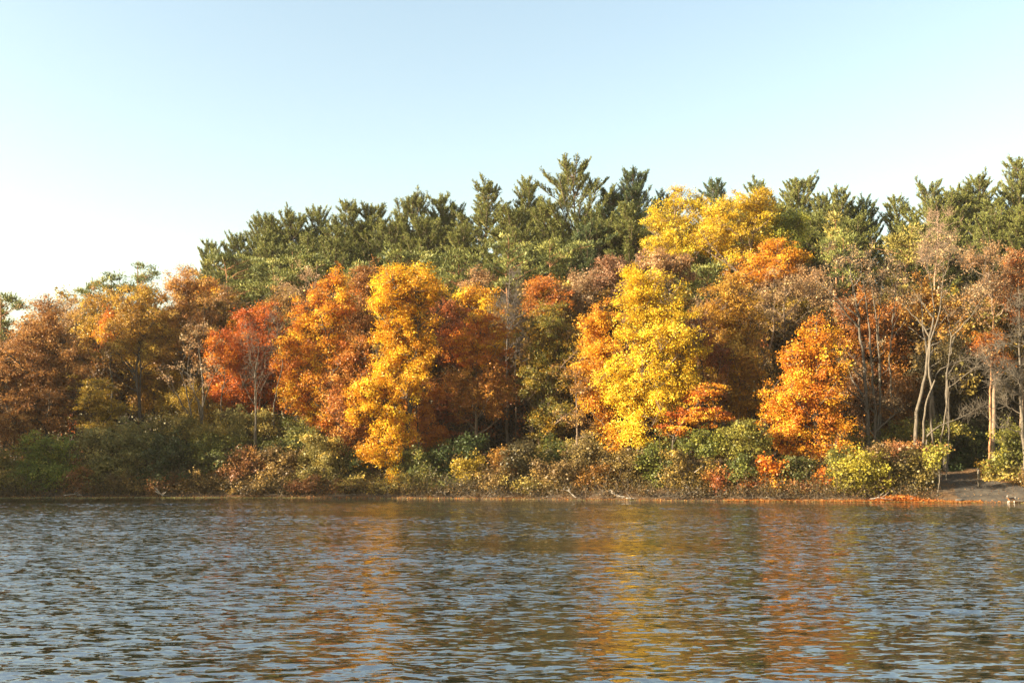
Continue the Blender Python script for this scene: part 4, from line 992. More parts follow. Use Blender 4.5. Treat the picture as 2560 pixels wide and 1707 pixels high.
shrub('gold-leaved bush over a fan of pale dead stems', 2.3, [(1170, 1150, 26, 16), (1150, 1162, 26, 14), (1185, 1170, 26, 16), (1160, 1185, 28, 16), (1195, 1190, 22, 16)], ((0.240, 0.160, 0.016), (0.384, 0.256, 0.020), (0.496, 0.336, 0.040)), lai=2.2, bark='grey')
shrub('dark shrub hugging the water below the gold-leaved bush', 2.6, [(1095, 1205, 36, 22), (1130, 1215, 34, 18), (1080, 1222, 30, 15)], DGREEN)
shrub('thin brown bush of bare stems right of the gold-leaved bush', 2.0, [(1215, 1190, 28, 24), (1240, 1200, 30, 24), (1220, 1218, 30, 18)], OLBRN, lai=1.5, twigs=4, bark='grey')
shrub('orange-leaved shrub at the middle of the bank', 3.0, [(1252, 1140, 26, 20), (1245, 1165, 28, 22), (1270, 1160, 26, 22), (1258, 1190, 32, 22)], ((0.208, 0.088, 0.016), (0.320, 0.152, 0.024), (0.432, 0.240, 0.040)))
shrub('brown-green shrub right of the orange-leaved shrub', 3.0, [(1300, 1120, 34, 22), (1325, 1140, 36, 24), (1290, 1150, 34, 24), (1320, 1175, 40, 26), (1290, 1195, 36, 22)], ((0.080, 0.064, 0.024), (0.136, 0.100, 0.034), (0.224, 0.152, 0.044)))
shrub('dark low shrub at the water under the brown-green shrub', 1.8, [(1280, 1216, 32, 16), (1315, 1218, 32, 14), (1345, 1212, 28, 16)], OLIVE)
shrub('green shrub hanging below the olive and gold maple', 4.5, [(1375, 1120, 30, 24), (1360, 1140, 30, 22), (1395, 1140, 28, 22)], ((0.064, 0.080, 0.018), (0.112, 0.124, 0.024), (0.192, 0.176, 0.032)))
shrub('tan-brown thicket shrub left of the fallen pale log', 2.4, [(1385, 1170, 38, 24), (1420, 1165, 36, 26), (1370, 1200, 38, 22), (1410, 1205, 40, 22), (1440, 1190, 30, 24)], OLBRN, lai=2.3, twigs=3)
shrub('sunlit tan shrub with feathery twigs left of the tall yellow tree foot', 3.6, [(1470, 1115, 36, 24), (1440, 1135, 32, 24), (1495, 1130, 34, 24), (1460, 1155, 38, 24), (1500, 1165, 32, 24)], ((0.160, 0.112, 0.036), (0.248, 0.168, 0.048), (0.344, 0.240, 0.072)), lai=2.1, twigs=4, bark='grey')
shrub('orange-brown shrub over the fallen pale log', 2.2, [(1490, 1195, 36, 22), (1525, 1185, 34, 22), (1550, 1205, 34, 20), (1470, 1215, 28, 14), (1530, 1222, 36, 12)], ((0.192, 0.080, 0.016), (0.288, 0.136, 0.024), (0.400, 0.216, 0.040)), lai=2.4)
shrub('mixed brown and olive shrub at the foot of the tall yellow tree', 3.2, [(1575, 1150, 34, 22), (1555, 1165, 30, 22), (1600, 1165, 32, 24), (1580, 1190, 38, 24), (1615, 1200, 30, 22)], ((0.136, 0.088, 0.024), (0.216, 0.144, 0.032), (0.336, 0.224, 0.048)))
shrub('yellow-green shrub right of the tall yellow tree foot', 3.0, [(1640, 1115, 24, 22), (1650, 1140, 34, 24), (1630, 1155, 28, 24), (1665, 1165, 32, 26), (1640, 1190, 34, 26), (1655, 1215, 28, 16)], ((0.112, 0.128, 0.024), (0.192, 0.192, 0.028), (0.304, 0.272, 0.040)))
shrub('green bushy tree under the low orange maple', 3.8, [(1755, 1085, 34, 20), (1740, 1105, 38, 22), (1780, 1110, 34, 22), (1765, 1130, 34, 20), (1725, 1125, 26, 20)], ((0.096, 0.112, 0.020), (0.176, 0.176, 0.026), (0.304, 0.272, 0.040)), lai=2.6)
shrub('brushy gold-brown shrub above the pile of dead branches', 2.2, [(1700, 1175, 38, 24), (1745, 1180, 38, 24), (1720, 1205, 42, 20), (1685, 1205, 32, 18), (1770, 1205, 36, 20), (1690, 1150, 28, 18)], ((0.176, 0.112, 0.024), (0.280, 0.176, 0.032), (0.400, 0.264, 0.048)), lai=2.2, twigs=4, bark='grey')
shrub('sunlit yellow-green small tree left of the large orange maple', 3.4, [(1855, 1060, 34, 20), (1880, 1075, 30, 20), (1830, 1085, 34, 22), (1865, 1100, 42, 24), (1900, 1105, 30, 24), (1840, 1120, 34, 20), (1885, 1130, 36, 20)], YGREEN, lai=2.8)
shrub('green leafy shrub below the sunlit yellow-green small tree', 3.0, [(1855, 1155, 28, 24), (1840, 1180, 28, 22), (1870, 1185, 28, 24)], ((0.088, 0.104, 0.020), (0.152, 0.160, 0.026), (0.240, 0.224, 0.040)))
shrub('russet shrub with a red-leaved spray left of the small orange maple', 2.2, [(1815, 1180, 24, 18), (1805, 1200, 32, 20), (1840, 1212, 34, 16), (1870, 1215, 28, 14)], ((0.256, 0.072, 0.020), (0.352, 0.120, 0.024), (0.432, 0.192, 0.040)), lai=2.2)
shrub('dark green shrub between the small orange maple and the tuft-shaped maple', 3.0, [(1980, 1165, 32, 24), (2005, 1180, 32, 24), (1975, 1200, 34, 22), (2010, 1210, 32, 18), (2030, 1160, 26, 22)], ((0.080, 0.084, 0.020), (0.128, 0.128, 0.026), (0.224, 0.200, 0.040)))
shrub('red-brown low shrub at the water left of the tuft-shaped orange maple', 2.0, [(2010, 1215, 30, 16), (2040, 1218, 28, 14), (1985, 1226, 26, 12)], RUSTB)
shrub('bright yellow-green bush overhanging the water, roundest of the bank', 2.0, [(2150, 1150, 40, 20), (2180, 1165, 36, 22), (2120, 1170, 36, 24), (2150, 1190, 50, 26), (2115, 1210, 34, 22), (2170, 1215, 42, 20), (2140, 1230, 44, 14), (2190, 1195, 24, 20)], YGREENB, lai=3.6, leaf=0.15)
shrub('brown bush growing against the right side of the bright yellow-green bush', 2.6, [(2215, 1150, 30, 24), (2225, 1180, 30, 26), (2205, 1130, 26, 20), (2215, 1210, 28, 20)], OLBRN)
shrub('dark shrub showing left of the bright yellow-green bush', 3.4, [(2085, 1160, 26, 24), (2100, 1140, 28, 22), (2080, 1190, 24, 24), (2090, 1220, 22, 18)], DGREEN)
shrub('wide olive bank shrub at the foot of the big leaning bare tree', 3.0, [(2270, 1145, 36, 22), (2300, 1155, 34, 22), (2255, 1175, 34, 24), (2290, 1190, 38, 26), (2320, 1185, 30, 24), (2265, 1215, 34, 18), (2310, 1218, 30, 16)], ((0.104, 0.080, 0.024), (0.168, 0.124, 0.029), (0.272, 0.192, 0.040)))
shrub('russet shrub behind the wide olive bank shrub', 5.5, [(2250, 1120, 30, 20), (2285, 1125, 30, 18), (2320, 1130, 28, 18)], RUSTB)
tree('sapling', 'slim sapling with a tuft of lime-yellow leaves left of the dirt path', 'sapling', 1.6, [(2340, 1115, 16, 10), (2352, 1130, 22, 12), (2330, 1140, 20, 12), (2350, 1150, 20, 12), (2335, 1165, 16, 10)], ((0.176, 0.160, 0.024), (0.288, 0.248, 0.032), (0.416, 0.336, 0.048)), lai=1.7, leaf=0.17, bark='pale', bx=2346, stems=[[(2343, 1240), (2349, 1200), (2347, 1165), (2342, 1110)]], trunk_r=0.05, n_prim=8, low=0.4, thin=0.6)
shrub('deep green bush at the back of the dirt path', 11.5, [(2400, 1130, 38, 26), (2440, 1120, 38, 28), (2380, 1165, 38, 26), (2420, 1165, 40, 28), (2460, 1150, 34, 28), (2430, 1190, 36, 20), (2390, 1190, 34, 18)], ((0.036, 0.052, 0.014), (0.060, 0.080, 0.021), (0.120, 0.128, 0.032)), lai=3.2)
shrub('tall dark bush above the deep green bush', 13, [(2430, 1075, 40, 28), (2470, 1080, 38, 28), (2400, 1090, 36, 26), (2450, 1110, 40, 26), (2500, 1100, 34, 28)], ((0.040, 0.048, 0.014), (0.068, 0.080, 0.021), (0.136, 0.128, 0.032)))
shrub('small bush with orange and yellow leaves beside the wooden post', 7.4, [(2470, 1180, 14, 16), (2476, 1200, 16, 14), (2464, 1165, 10, 10)], ((0.240, 0.128, 0.016), (0.368, 0.200, 0.024), (0.464, 0.288, 0.040)), lai=1.8)
shrub('large yellow-green bush under the right-edge bare tree', 6.0, [(2545, 1085, 40, 24), (2510, 1105, 36, 24), (2570, 1110, 36, 26), (2530, 1135, 42, 26), (2500, 1155, 34, 24), (2560, 1160, 40, 26)], ((0.104, 0.104, 0.020), (0.200, 0.176, 0.026), (0.352, 0.288, 0.040)), lai=2.7)
shrub('dark olive bush spreading right of the wooden post', 6.5, [(2510, 1180, 36, 24), (2545, 1190, 38, 24), (2490, 1200, 30, 18), (2570, 1205, 36, 24), (2530, 1210, 34, 16)], OLIVE)
shrub('brown brush at the right edge beside the dog', 4.2, [(2570, 1215, 30, 18), (2590, 1195, 36, 26), (2600, 1225, 34, 16)], OLBRN)

# taller shade plants just behind the bank shrubs
for lab, d, lb, c in (
    ('dark green shade bush between the forked trunk and the grey-green shrubs', 8, [(300, 1080, 40, 30), (280, 1100, 40, 30), (350, 1110, 40, 30)], DGREEN),
    ('deep shade bush below the red maple trunk', 8.5, [(680, 1090, 45, 35), (720, 1070, 40, 35), (640, 1110, 40, 30)], DGREEN),
    ('shade bush under the dark red understory maple', 9, [(1080, 1120, 45, 28), (1040, 1130, 40, 28), (1010, 1160, 40, 30)], DGREEN),
    ('low green shade bush right of the green and gold maple foot', 9, [(1440, 1110, 45, 28), (1410, 1130, 40, 28), (1490, 1110, 40, 25)], OLIVE),
    ('dusky shade bush behind the low orange maple', 9, [(1700, 1120, 45, 30), (1800, 1120, 45, 30), (1820, 1090, 40, 30), (1670, 1100, 35, 28)], OLIVE),
    ('dusky green bush behind the foot of the dark double trunk', 10, [(2140, 1110, 40, 28), (2210, 1100, 45, 30), (2250, 1080, 40, 28), (2100, 1110, 35, 28)], DGREEN),
    ('dusky bush behind the foot of the big leaning bare tree', 10, [(2340, 1100, 40, 28), (2370, 1080, 40, 30), (2330, 1070, 35, 25)], DGREEN)):
    shrub(lab, d, lb, c, lai=2.6)

# ---------------------------------------------------------------- slim trunks in the shaded wood
slim_spots = [(1060, 14, 0.07), (1102, 17, 0.09), (1118, 12, 0.06), (1135, 20, 0.12), (1165, 16, 0.05), (1222, 15, 0.06), (1236, 19, 0.07),
              (1262, 22, 0.08), (1290, 13, 0.08), (1310, 24, 0.10), (1331, 18, 0.06), (1420, 17, 0.08), (1470, 19, 0.08), (1540, 16, 0.09),
              (1575, 20, 0.08), (1660, 17, 0.07), (1720, 22, 0.08), (1885, 19, 0.09), (760, 16, 0.08), (700, 20, 0.09), (180, 15, 0.09), (250, 21, 0.1),
              (2110, 19, 0.09), (2232, 20, 0.07), (2300, 17, 0.09), (2425, 19, 0.10), (2478, 21, 0.1)]
SLIM = [None]
for i, (px, d, r) in enumerate(slim_spots):
    SEED[0] += 1
    rng = np.random.default_rng(900 + i)
    Y = shore_at(px) + d
    x = at(px, 1100, Y)[0]
    gz = float(ground_z(x, Y)) - 0.05
    if SLIM[0] is None or i % 6 == 0:
        tb = Tubes()
        q = np.stack([np.cumsum(rng.normal(size=14)) * 0.05, np.cumsum(rng.normal(size=14)) * 0.05, np.linspace(0, 13, 14)], 1); q -= q[0]
        tb.add(q, np.linspace(1.0, 0.25, 14) * 0.08, 6)
        n = 14
        zz = rng.uniform(3, 12.5, n); az = rng.uniform(0, 6.283, n)
        A = np.stack([np.interp(zz, q[:, 2], q[:, 0]), np.interp(zz, q[:, 2], q[:, 1]), zz], 1)
        L = rng.uniform(0.5, 2.0, n)[:, None]
        T = A + np.stack([np.cos(az), np.sin(az), rng.uniform(0.2, 1.2, n)], 1) * L
        tb.add(bez(A, (A + T) / 2 - [0, 0, 0.12], T, 5), np.linspace(0.022, 0.006, 5)[None] * np.ones((n, 1)), 4)
        crown_c = T[rng.integers(0, n, 900)] + rng.normal(size=(900, 3)) * 0.45
        SLIM[0] = (tb.mesh('slim_trunk'), leaf_mesh('slim_crown', crown_c, unit(rng.normal(size=(900, 3)) + [0, 0, 0.8]), rng.uniform(0.13, 0.24, 900), rng.uniform(0, 1, 900), rng))
    root = empty('slender_tree', (x, Y, gz), 'slender dark-stemmed tree standing in the shaded wood behind the front maples', 'tree', 'slender stems in the shaded wood')
    for nm, me, mat in (('trunk', SLIM[0][0], BARK), ('crown', SLIM[0][1], LEAF)):
        o = link(nm, me, mat, root)
        s = r / 0.08
        o.scale = (s, s, rng.uniform(0.8, 1.1)); o.rotation_euler = (rng.normal() * 0.02, rng.normal() * 0.03, rng.uniform(0, 6.28))
        if nm == 'trunk': o['bark'] = list(BARKS['grey' if i % 3 else 'brown'])
        else:
            for key, c in zip(('leaf_a', 'leaf_b', 'leaf_c'), (BROWN, OLBRN, DRED)[i % 3]): o[key] = [float(v) for v in c]

# ---------------------------------------------------------------- trees on the left headland, just outside the view, that shade the left bank
for i, (x, y, top, r) in enumerate(((-60, 72, 22, 5.0), (-66, 82, 24, 5.5), (-57, 83, 20, 4.0), (-72, 70, 26, 6.0), (-64, 62, 21, 5.0), (-77, 80, 27, 6.0), (-61, 92, 22, 4.5))):
    base = np.array([x, y, float(ground_z(x, y)) - 0.05])
    c0 = base + [0, 0, top * 0.55]
    C = np.array([c0 + [0, 0, top * 0.27], c0 + [r * 0.4, 0, top * 0.08], c0 + [-r * 0.4, r * 0.3, 0], c0 + [0, -r * 0.4, -top * 0.1], c0 + [0, r * 0.3, -top * 0.2], c0 + [r * 0.3, 0, -top * 0.3]])
    R = np.array([[r * 0.6, r * 0.6, top * 0.18]] + [[r * 0.75, r * 0.75, top * 0.17]] * 5)
    tree('oak_tree', 'tall oak on the headland beyond the left edge of the view', 'oak tree', 0, [(0, 0, 1, 1)], RUST, lai=0.9, leaf=0.42, bark='dark',
         world_lobes=(C, R), base=base, group='headland oaks', twigs=0, per=30, clump=1.0)

# ---------------------------------------------------------------- undergrowth that nobody could count, leaf litter, brush
def scatter_leaves(name, P, S, cols, label, flat=0.4, seed=3, kind='stuff', up=1.0):
    rng = np.random.default_rng(seed)
    Nn = unit(rng.normal(size=P.shape) * flat + np.array([0, 0, up]))
    o = link(name, leaf_mesh(name, P, Nn, S, rng.uniform(0, 1, len(P)), rng), LEAF)
    for key, c in zip(('leaf_a', 'leaf_b', 'leaf_c'), cols): o[key] = [float(v) for v in c]
    tag(o, label, None, kind=kind)
    return o

rng = np.random.default_rng(55)
# understorey thicket filling the dark wood behind the front trees
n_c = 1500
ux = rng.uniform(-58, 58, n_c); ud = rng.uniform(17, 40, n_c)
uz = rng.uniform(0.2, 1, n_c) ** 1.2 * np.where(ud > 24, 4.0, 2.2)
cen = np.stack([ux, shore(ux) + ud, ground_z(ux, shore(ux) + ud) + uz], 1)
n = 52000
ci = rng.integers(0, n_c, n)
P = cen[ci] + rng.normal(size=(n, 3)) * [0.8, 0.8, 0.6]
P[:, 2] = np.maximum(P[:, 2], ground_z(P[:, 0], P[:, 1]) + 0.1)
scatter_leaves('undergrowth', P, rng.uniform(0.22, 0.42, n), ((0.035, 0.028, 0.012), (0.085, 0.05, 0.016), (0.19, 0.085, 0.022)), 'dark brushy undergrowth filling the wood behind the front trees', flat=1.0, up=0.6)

# the far wood behind the ridge pines
n_c = 1700
ux = rng.uniform(-95, 95, n_c); ud = rng.uniform(60, 74, n_c)
cen = np.stack([ux, shore(ux) + ud, ground_z(ux, shore(ux) + ud) + rng.uniform(0, 11, n_c)], 1)
n = 42000
ci = rng.integers(0, n_c, n)
P = cen[ci] + rng.normal(size=(n, 3)) * [0.9, 0.9, 0.8]
P[:, 2] = np.maximum(P[:, 2], ground_z(P[:, 0], P[:, 1]) + 0.2)
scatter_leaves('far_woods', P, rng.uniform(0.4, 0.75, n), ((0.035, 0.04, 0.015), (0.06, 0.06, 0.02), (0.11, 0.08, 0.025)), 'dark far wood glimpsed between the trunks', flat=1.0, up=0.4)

# low ground cover at the feet of the bank shrubs
n_c = 900
ux = rng.uniform(-50, 46, n_c)
ok = ~((ux > 33.0) & (ux < 44.5))
ux = ux[ok]; n_c = len(ux)
ud = np.r_[rng.uniform(0.25, 1.3, n_c // 2), rng.uniform(0.9, 7.5, n_c - n_c // 2)]
cen = np.stack([ux, shore(ux) + ud, ground_z(ux, shore(ux) + ud) + rng.uniform(0.1, 0.7, n_c)], 1)
n = 30000
ci = rng.integers(0, n_c, n)
P = cen[ci] + rng.normal(size=(n, 3)) * [0.35, 0.35, 0.22]
P[:, 2] = np.maximum(P[:, 2], ground_z(P[:, 0], P[:, 1]) + 0.04)
scatter_leaves('ground_cover', P, rng.uniform(0.09, 0.18, n), ((0.05, 0.035, 0.012), (0.11, 0.07, 0.02), (0.21, 0.11, 0.03)), 'low weeds and brown leaves at the feet of the bank shrubs', flat=1.0, up=0.5)

# brambles and saplings tangled between the bank shrubs
n_c = 1300
ux = rng.uniform(-50, 46, n_c)
ux = ux[~((ux > 31.5) & (ux < 44.5))]; n_c = len(ux)
ud = rng.uniform(0.8, 6.5, n_c)
cen = np.stack([ux, shore(ux) + ud, ground_z(ux, shore(ux) + ud) + rng.uniform(0.2, 1, n_c) * np.minimum(0.5 + ud * 0.55, 2.6)], 1)
n = 52000
ci = rng.integers(0, n_c, n)
P = cen[ci] + rng.normal(size=(n, 3)) * [0.42, 0.42, 0.32]
P[:, 2] = np.maximum(P[:, 2], np.maximum(ground_z(P[:, 0], P[:, 1]), 0) + 0.04)
scatter_leaves('brambles', P, rng.uniform(0.08, 0.16, n), ((0.075, 0.055, 0.018), (0.13, 0.095, 0.028), (0.23, 0.15, 0.04)), 'brambles and small saplings tangled between the bank shrubs', flat=1.0, up=0.6)
n = 2600
ci = rng.integers(0, n_c, n)
T = cen[ci] + rng.normal(size=(n, 3)) * [0.5, 0.4, 0.5]
A = cen[ci] + rng.normal(size=(n, 3)) * [0.3, 0.3, 0.1]; A[:, 2] = ground_z(A[:, 0], A[:, 1])
tb = Tubes(); tb.add(bez(A, (A + T) / 2 + rng.normal(size=(n, 3)) * 0.2, T, 5), np.linspace(0.016, 0.006, 5)[None] * rng.uniform(0.7, 1.4, (n, 1)), 3)
canes = link('bramble_canes', tb.mesh('bramble_canes'), BARK); canes['bark'] = [0.17, 0.13, 0.09]
tag(canes, 'bare canes and thin stems rising through the brambles on the bank', None, kind='stuff')

# fallen leaves on the strip of shore; thick and orange at the right
n = 8000
ux = np.r_[rng.uniform(-50, 46, 2000), rng.uniform(17, 36, 6000)]
ud = np.abs(rng.normal(0.05, 0.22, n)) - 0.06
P = np.stack([ux, shore(ux) + ud, np.maximum(ground_z(ux, shore(ux) + ud), 0.0) + 0.03], 1)
scatter_leaves('fallen_leaves', P, rng.uniform(0.07, 0.15, n), ((0.34, 0.12, 0.03), (0.50, 0.20, 0.04), (0.62, 0.36, 0.12)), 'fallen orange leaves washed up along the waterline', flat=0.45)
# dead leaves blown over the dirt path
n = 900
ux = rng.uniform(34.5, 44, n); ud = rng.uniform(0.4, 9.5, n)
P = np.stack([ux, shore(ux) + ud, ground_z(ux, shore(ux) + ud) + 0.10], 1)
scatter_leaves('path_leaves', P, rng.uniform(0.06, 0.13, n), ((0.12, 0.05, 0.02), (0.22, 0.10, 0.03), (0.34, 0.19, 0.07)), 'dead leaves scattered over the dirt path', flat=0.5)
# the orange drift of leaves and grass left of the path
n = 1500
ux = rng.normal(30.2, 1.2, n); ud = np.abs(rng.normal(0.25, 0.3, n))
P = np.stack([ux, shore(ux) + ud, ground_z(ux, shore(ux) + ud) + rng.uniform(0, 0.35, n) * np.exp(-((ux - 30.2) / 1.5) ** 2) + 0.03], 1)
scatter_leaves('leaf_drift', P, rng.uniform(0.08, 0.16, n), ((0.34, 0.09, 0.02), (0.46, 0.15, 0.02), (0.58, 0.25, 0.04)), 'bright orange drift of leaves at the water left of the dirt path', flat=1.0, up=0.5)
# pale leaves floating along the left shore and a few out on the lake
n = 2600
ux = np.r_[rng.uniform(-48, -18, 1900), rng.uniform(-18, 40, 700)]
ud = -np.abs(rng.normal(0.0, 0.5, n)) - 0.02
P = np.stack([ux, shore(ux) + ud, np.full(n, 0.02)], 1)
scatter_leaves('floating_leaves', P, rng.uniform(0.07, 0.17, n), ((0.30, 0.27, 0.08), (0.44, 0.40, 0.12), (0.56, 0.52, 0.26)), 'yellowish leaves floating in a thin line along the shore', flat=0.08)

# dead twigs along the waterline
n = 1500
ux = np.r_[rng.uniform(-50, 30, 750), rng.uniform(-8, 24, 750)]
ud = rng.uniform(0.1, 1.6, n)
A = np.stack([ux, shore(ux) + ud, ground_z(ux, shore(ux) + ud) + 0.02], 1)
dr = unit(np.stack([rng.normal(size=n), rng.normal(size=n) * 0.6 - 0.3, np.abs(rng.normal(size=n)) * 0.55], 1))
L = rng.uniform(0.3, 1.3, n)[:, None]
T = A + dr * L
C_ = (A + T) / 2 + rng.normal(size=(n, 3)) * 0.12 * L
tb = Tubes(); tb.add(bez(A, C_, T, 5), np.linspace(0.014, 0.005, 5)[None] * rng.uniform(0.7, 1.5, (n, 1)), 3)
brush = link('dead_brush', tb.mesh('dead_brush'), BARK); brush['bark'] = [0.17, 0.13, 0.09]
tag(brush, 'tangle of dry twigs lying along the waterline', None, kind='stuff')

# ---------------------------------------------------------------- fallen branches and logs, each one a thing
def fallen_branch(label, pts, r, d=0.3, bark='bone', side=5, name='fallen_branch', cat='fallen branch', seed=0, group='dead branches at the waterline'):
    """pts: photo pixels along the main stem, lying d metres behind the waterline (a third value adds metres)."""
    rng = np.random.default_rng(seed + 40)
    Y = shore_at(pts[0][0]) + d
    q = []
    for p in pts:
        w = at(p[0], p[1], Y + (p[2] if len(p) > 2 else 0))
        w[2] = max(w[2], float(ground_z(w[0], w[1])) + r * 0.5, 0.0)
        q.append(w)
    q = np.array(q)
    Lq = np.r_[0, np.cumsum(np.linalg.norm(np.diff(q, axis=0), axis=1))]
    t = np.linspace(0, Lq[-1], 14)
    P = np.stack([np.interp(t, Lq, q[:, k]) for k in range(3)], 1)
    P[1:-1] += rng.normal(size=(12, 3)) * 0.02
    base = P[0].copy(); base[2] -= r
    tb = Tubes(); tb.add(P - base, np.linspace(1, 0.35, 14) * r, 7)
    root = empty(name, base, label, cat, group)
    o = link('stem' if name == 'fallen_branch' else 'trunk', tb.mesh(name), BARK, root); o['bark'] = list(BARKS[bark])
    if side:
        A = P[rng.integers(3, 13, side)]
        dr = unit(rng.normal(size=(side, 3)) * [1, 0.5, 0.6] + [0, 0, 0.35])
        T = A + dr * rng.uniform(0.25, 0.9, (side, 1))
        tt = Tubes(); tt.add(bez(A - base, (A + T) / 2 - base + rng.normal(size=(side, 3)) * 0.06, T - base, 5), np.linspace(0.5, 0.15, 5)[None] * r * np.ones((side, 1)), 4)
        b = link('twigs', tt.mesh('twigs'), BARK, root); b['bark'] = list(BARKS[bark])
    return root
FB = fallen_branch
FB('thick pale log lying at the water below the orange-brown shrub', [(1525, 1226, 0.8), (1545, 1240, 0.2), (1562, 1247, -0.2)], 0.16, d=0.3, name='fallen_log', cat='log', side=2, bark='bone', seed=1)
FB('flat whitish driftwood piece just right of the thick pale log', [(1565, 1245), (1590, 1246)], 0.07, d=-0.1, side=2, seed=2)
FB('bleached branch curving up out of the water left of the thick pale log', [(1440, 1243), (1430, 1235), (1420, 1226), (1408, 1222)], 0.05, d=-0.1, side=2, seed=3)
FB('long white branch lying at the water below the rusty low shrub at the left', [(160, 1238), (185, 1235), (205, 1238)], 0.04, d=-0.1, side=3, seed=4)
FB('upturned pale root at the water below the dense mid-green shrub', [(408, 1238), (398, 1232), (388, 1227)], 0.09, d=0.0, side=6, seed=5)
FB('pale forked branch at the water right of the bright yellow-green bush', [(2175, 1247), (2195, 1243), (2212, 1246), (2232, 1249)], 0.04, d=-0.1, side=4, seed=6)
FB('grey stem sloping to the water below the gold-leaved bush', [(1120, 1240), (1110, 1233), (1098, 1228)], 0.045, d=0.0, side=3, bark='pale', seed=7)
FB('bent grey stem rising beside the gold-leaved bush', [(1116, 1215, 0.6), (1112, 1198, 0.6), (1120, 1182, 0.6)], 0.03, d=0.6, side=1, bark='pale', seed=8)
FB('arched pale branch with forked tips at the water near the middle', [(1218, 1241), (1232, 1228), (1240, 1240), (1262, 1234)], 0.04, d=0.0, side=6, bark='pale', seed=9)
FB('long dead limb sloping through the brush right of the thick pale log', [(1605, 1226, 0.6), (1640, 1236), (1680, 1241)], 0.045, d=0.2, side=8, bark='pale', seed=10)
FB('crossed dead limbs on top of the brush pile', [(1700, 1240), (1740, 1228), (1770, 1236)], 0.045, d=0.3, side=10, bark='pale', seed=11)
FB('dead limb at the right end of the brush pile', [(1780, 1243), (1810, 1236), (1850, 1240)], 0.04, d=0.3, side=9, bark='pale', seed=12)
FB('weathered limb lying at the left end of the brush pile', [(1650, 1243), (1690, 1238), (1715, 1243)], 0.04, d=0.2, side=9, bark='pale', seed=13)
FB('dry limb at the water under the small orange maple', [(1910, 1245), (1950, 1240), (1975, 1244)], 0.035, d=0.2, side=6, bark='pale', seed=14)
FB('leaning dead pole in front of the brushy gold-brown shrub', [(1736, 1180, 0.5), (1748, 1172, 0.5), (1758, 1164, 0.5)], 0.03, d=1.0, side=0, bark='bone', seed=15)
FB('dead pole slanting down from the dark double trunk to the shrubs', [(2165, 1060), (2190, 1095), (2222, 1130)], 0.05, d=7.5, side=2, bark='pale', seed=16)
FB('low drift branch at the water under the golden tree', [(860, 1239), (885, 1235), (915, 1238)], 0.035, d=0.0, side=6, bark='pale', seed=17)
FB('thin drift branch at the water below the brown thicket shrub', [(660, 1238), (690, 1235), (720, 1239)], 0.03, d=0.0, side=6, bark='pale', seed=18)

# fan of pale dead stems under the gold-leaved bush
base = at(1150, 1236, shore_at(1150) + 1.2); base[2] = float(ground_z(base[0], base[1]))
n = 46
rr = np.random.default_rng(77)
az = rr.uniform(0, 6.283, n); T = np.stack([np.cos(az) * rr.uniform(0.3, 1.7, n), np.sin(az) * rr.uniform(0.2, 1.0, n) - 0.3, rr.uniform(0.4, 2.0, n)], 1)
A = np.stack([rr.normal(size=n) * 0.25, rr.normal(size=n) * 0.2, np.zeros(n)], 1)
tb = Tubes(); tb.add(bez(A, (A + T) / 2 + [0, 0, 0.3], T * [1.4, 1, 0.75], 6), np.linspace(0.02, 0.006, 6)[None] * np.ones((n, 1)), 4)
o = link('dead_shrub', tb.mesh('dead_shrub'), BARK); o.location = tuple(base); o['bark'] = list(BARKS['pale'])
tag(o, 'fan of pale leafless stems arching over the water under the gold-leaved bush', 'dead shrub')

# ---------------------------------------------------------------- wooden post by the path
Yp = shore_at(2447) + 3.6
bp = at(2447, 1211, Yp); bp[2] = float(ground_z(bp[0], bp[1])) - 0.05
hp = at(2447, 1170, Yp)[2] - bp[2]
def box_post(w, d, h, chamfer):
    co, fa = [], []
    for z, s in ((0, 1.0), (h - chamfer, 1.0), (h, 0.72)):
        co += [(-w * s, -d * s, z), (w * s, -d * s, z), (w * s, d * s, z), (-w * s, d * s, z)]
    for k in (0, 4):
        for i in range(4): fa.append((k + i, k + (i + 1) % 4, k + 4 + (i + 1) % 4, k + 4 + i))
    fa.append((8, 9, 10, 11)); fa.append((3, 2, 1, 0))
    return np.array(co, float), np.array(fa)
co, fa = box_post(0.065, 0.065, hp, 0.03)
root = empty('wooden_post', bp, 'square weathered wooden post standing at the top of the dirt path', 'post')
o = link('shaft', mesh_np('post_shaft', co, fa), BARK, root); o['bark'] = [0.15, 0.125, 0.09]
co, fa = box_post(0.04, 0.02, 0.20, 0.01)
o = link('marker_plate', mesh_np('post_plate', co, fa), BARK, root); o['bark'] = [0.26, 0.23, 0.18]
o.location = (0, -0.088, hp - 0.30)
# stones at the landing
for px, py, r, lab in ((2402, 1247, 0.20, 'flat grey stone at the foot of the dirt path'),):
    sx = float(at(px, py, shore_at(px))[0])
    rr = np.random.default_rng(px)
    th, ph = np.meshgrid(np.linspace(0, 2 * np.pi, 13)[:-1], np.linspace(0, np.pi, 8))
    dirs = np.stack([np.cos(th) * np.sin(ph), np.sin(th) * np.sin(ph), np.cos(ph)], -1).reshape(-1, 3)
    bumpy = 1 + 0.06 * np.sin(dirs @ rr.normal(size=(3, 4)) * 1.6).sum(1)
    co = dirs * bumpy[:, None] * [r * 1.7, r, r * 0.45]
    fa = np.array([(i * 12 + j, i * 12 + (j + 1) % 12, (i + 1) * 12 + (j + 1) % 12, (i + 1) * 12 + j) for i in range(7) for j in range(12)])
    yy = float(shore(sx)) + 0.35
    o = link('stone', mesh_np('stone', co, fa, smooth=True), BARK); o.location = (sx, yy, float(ground_z(sx, yy)) + 0.08); o['bark'] = [0.10, 0.095, 0.085]
    tag(o, lab, 'stone')

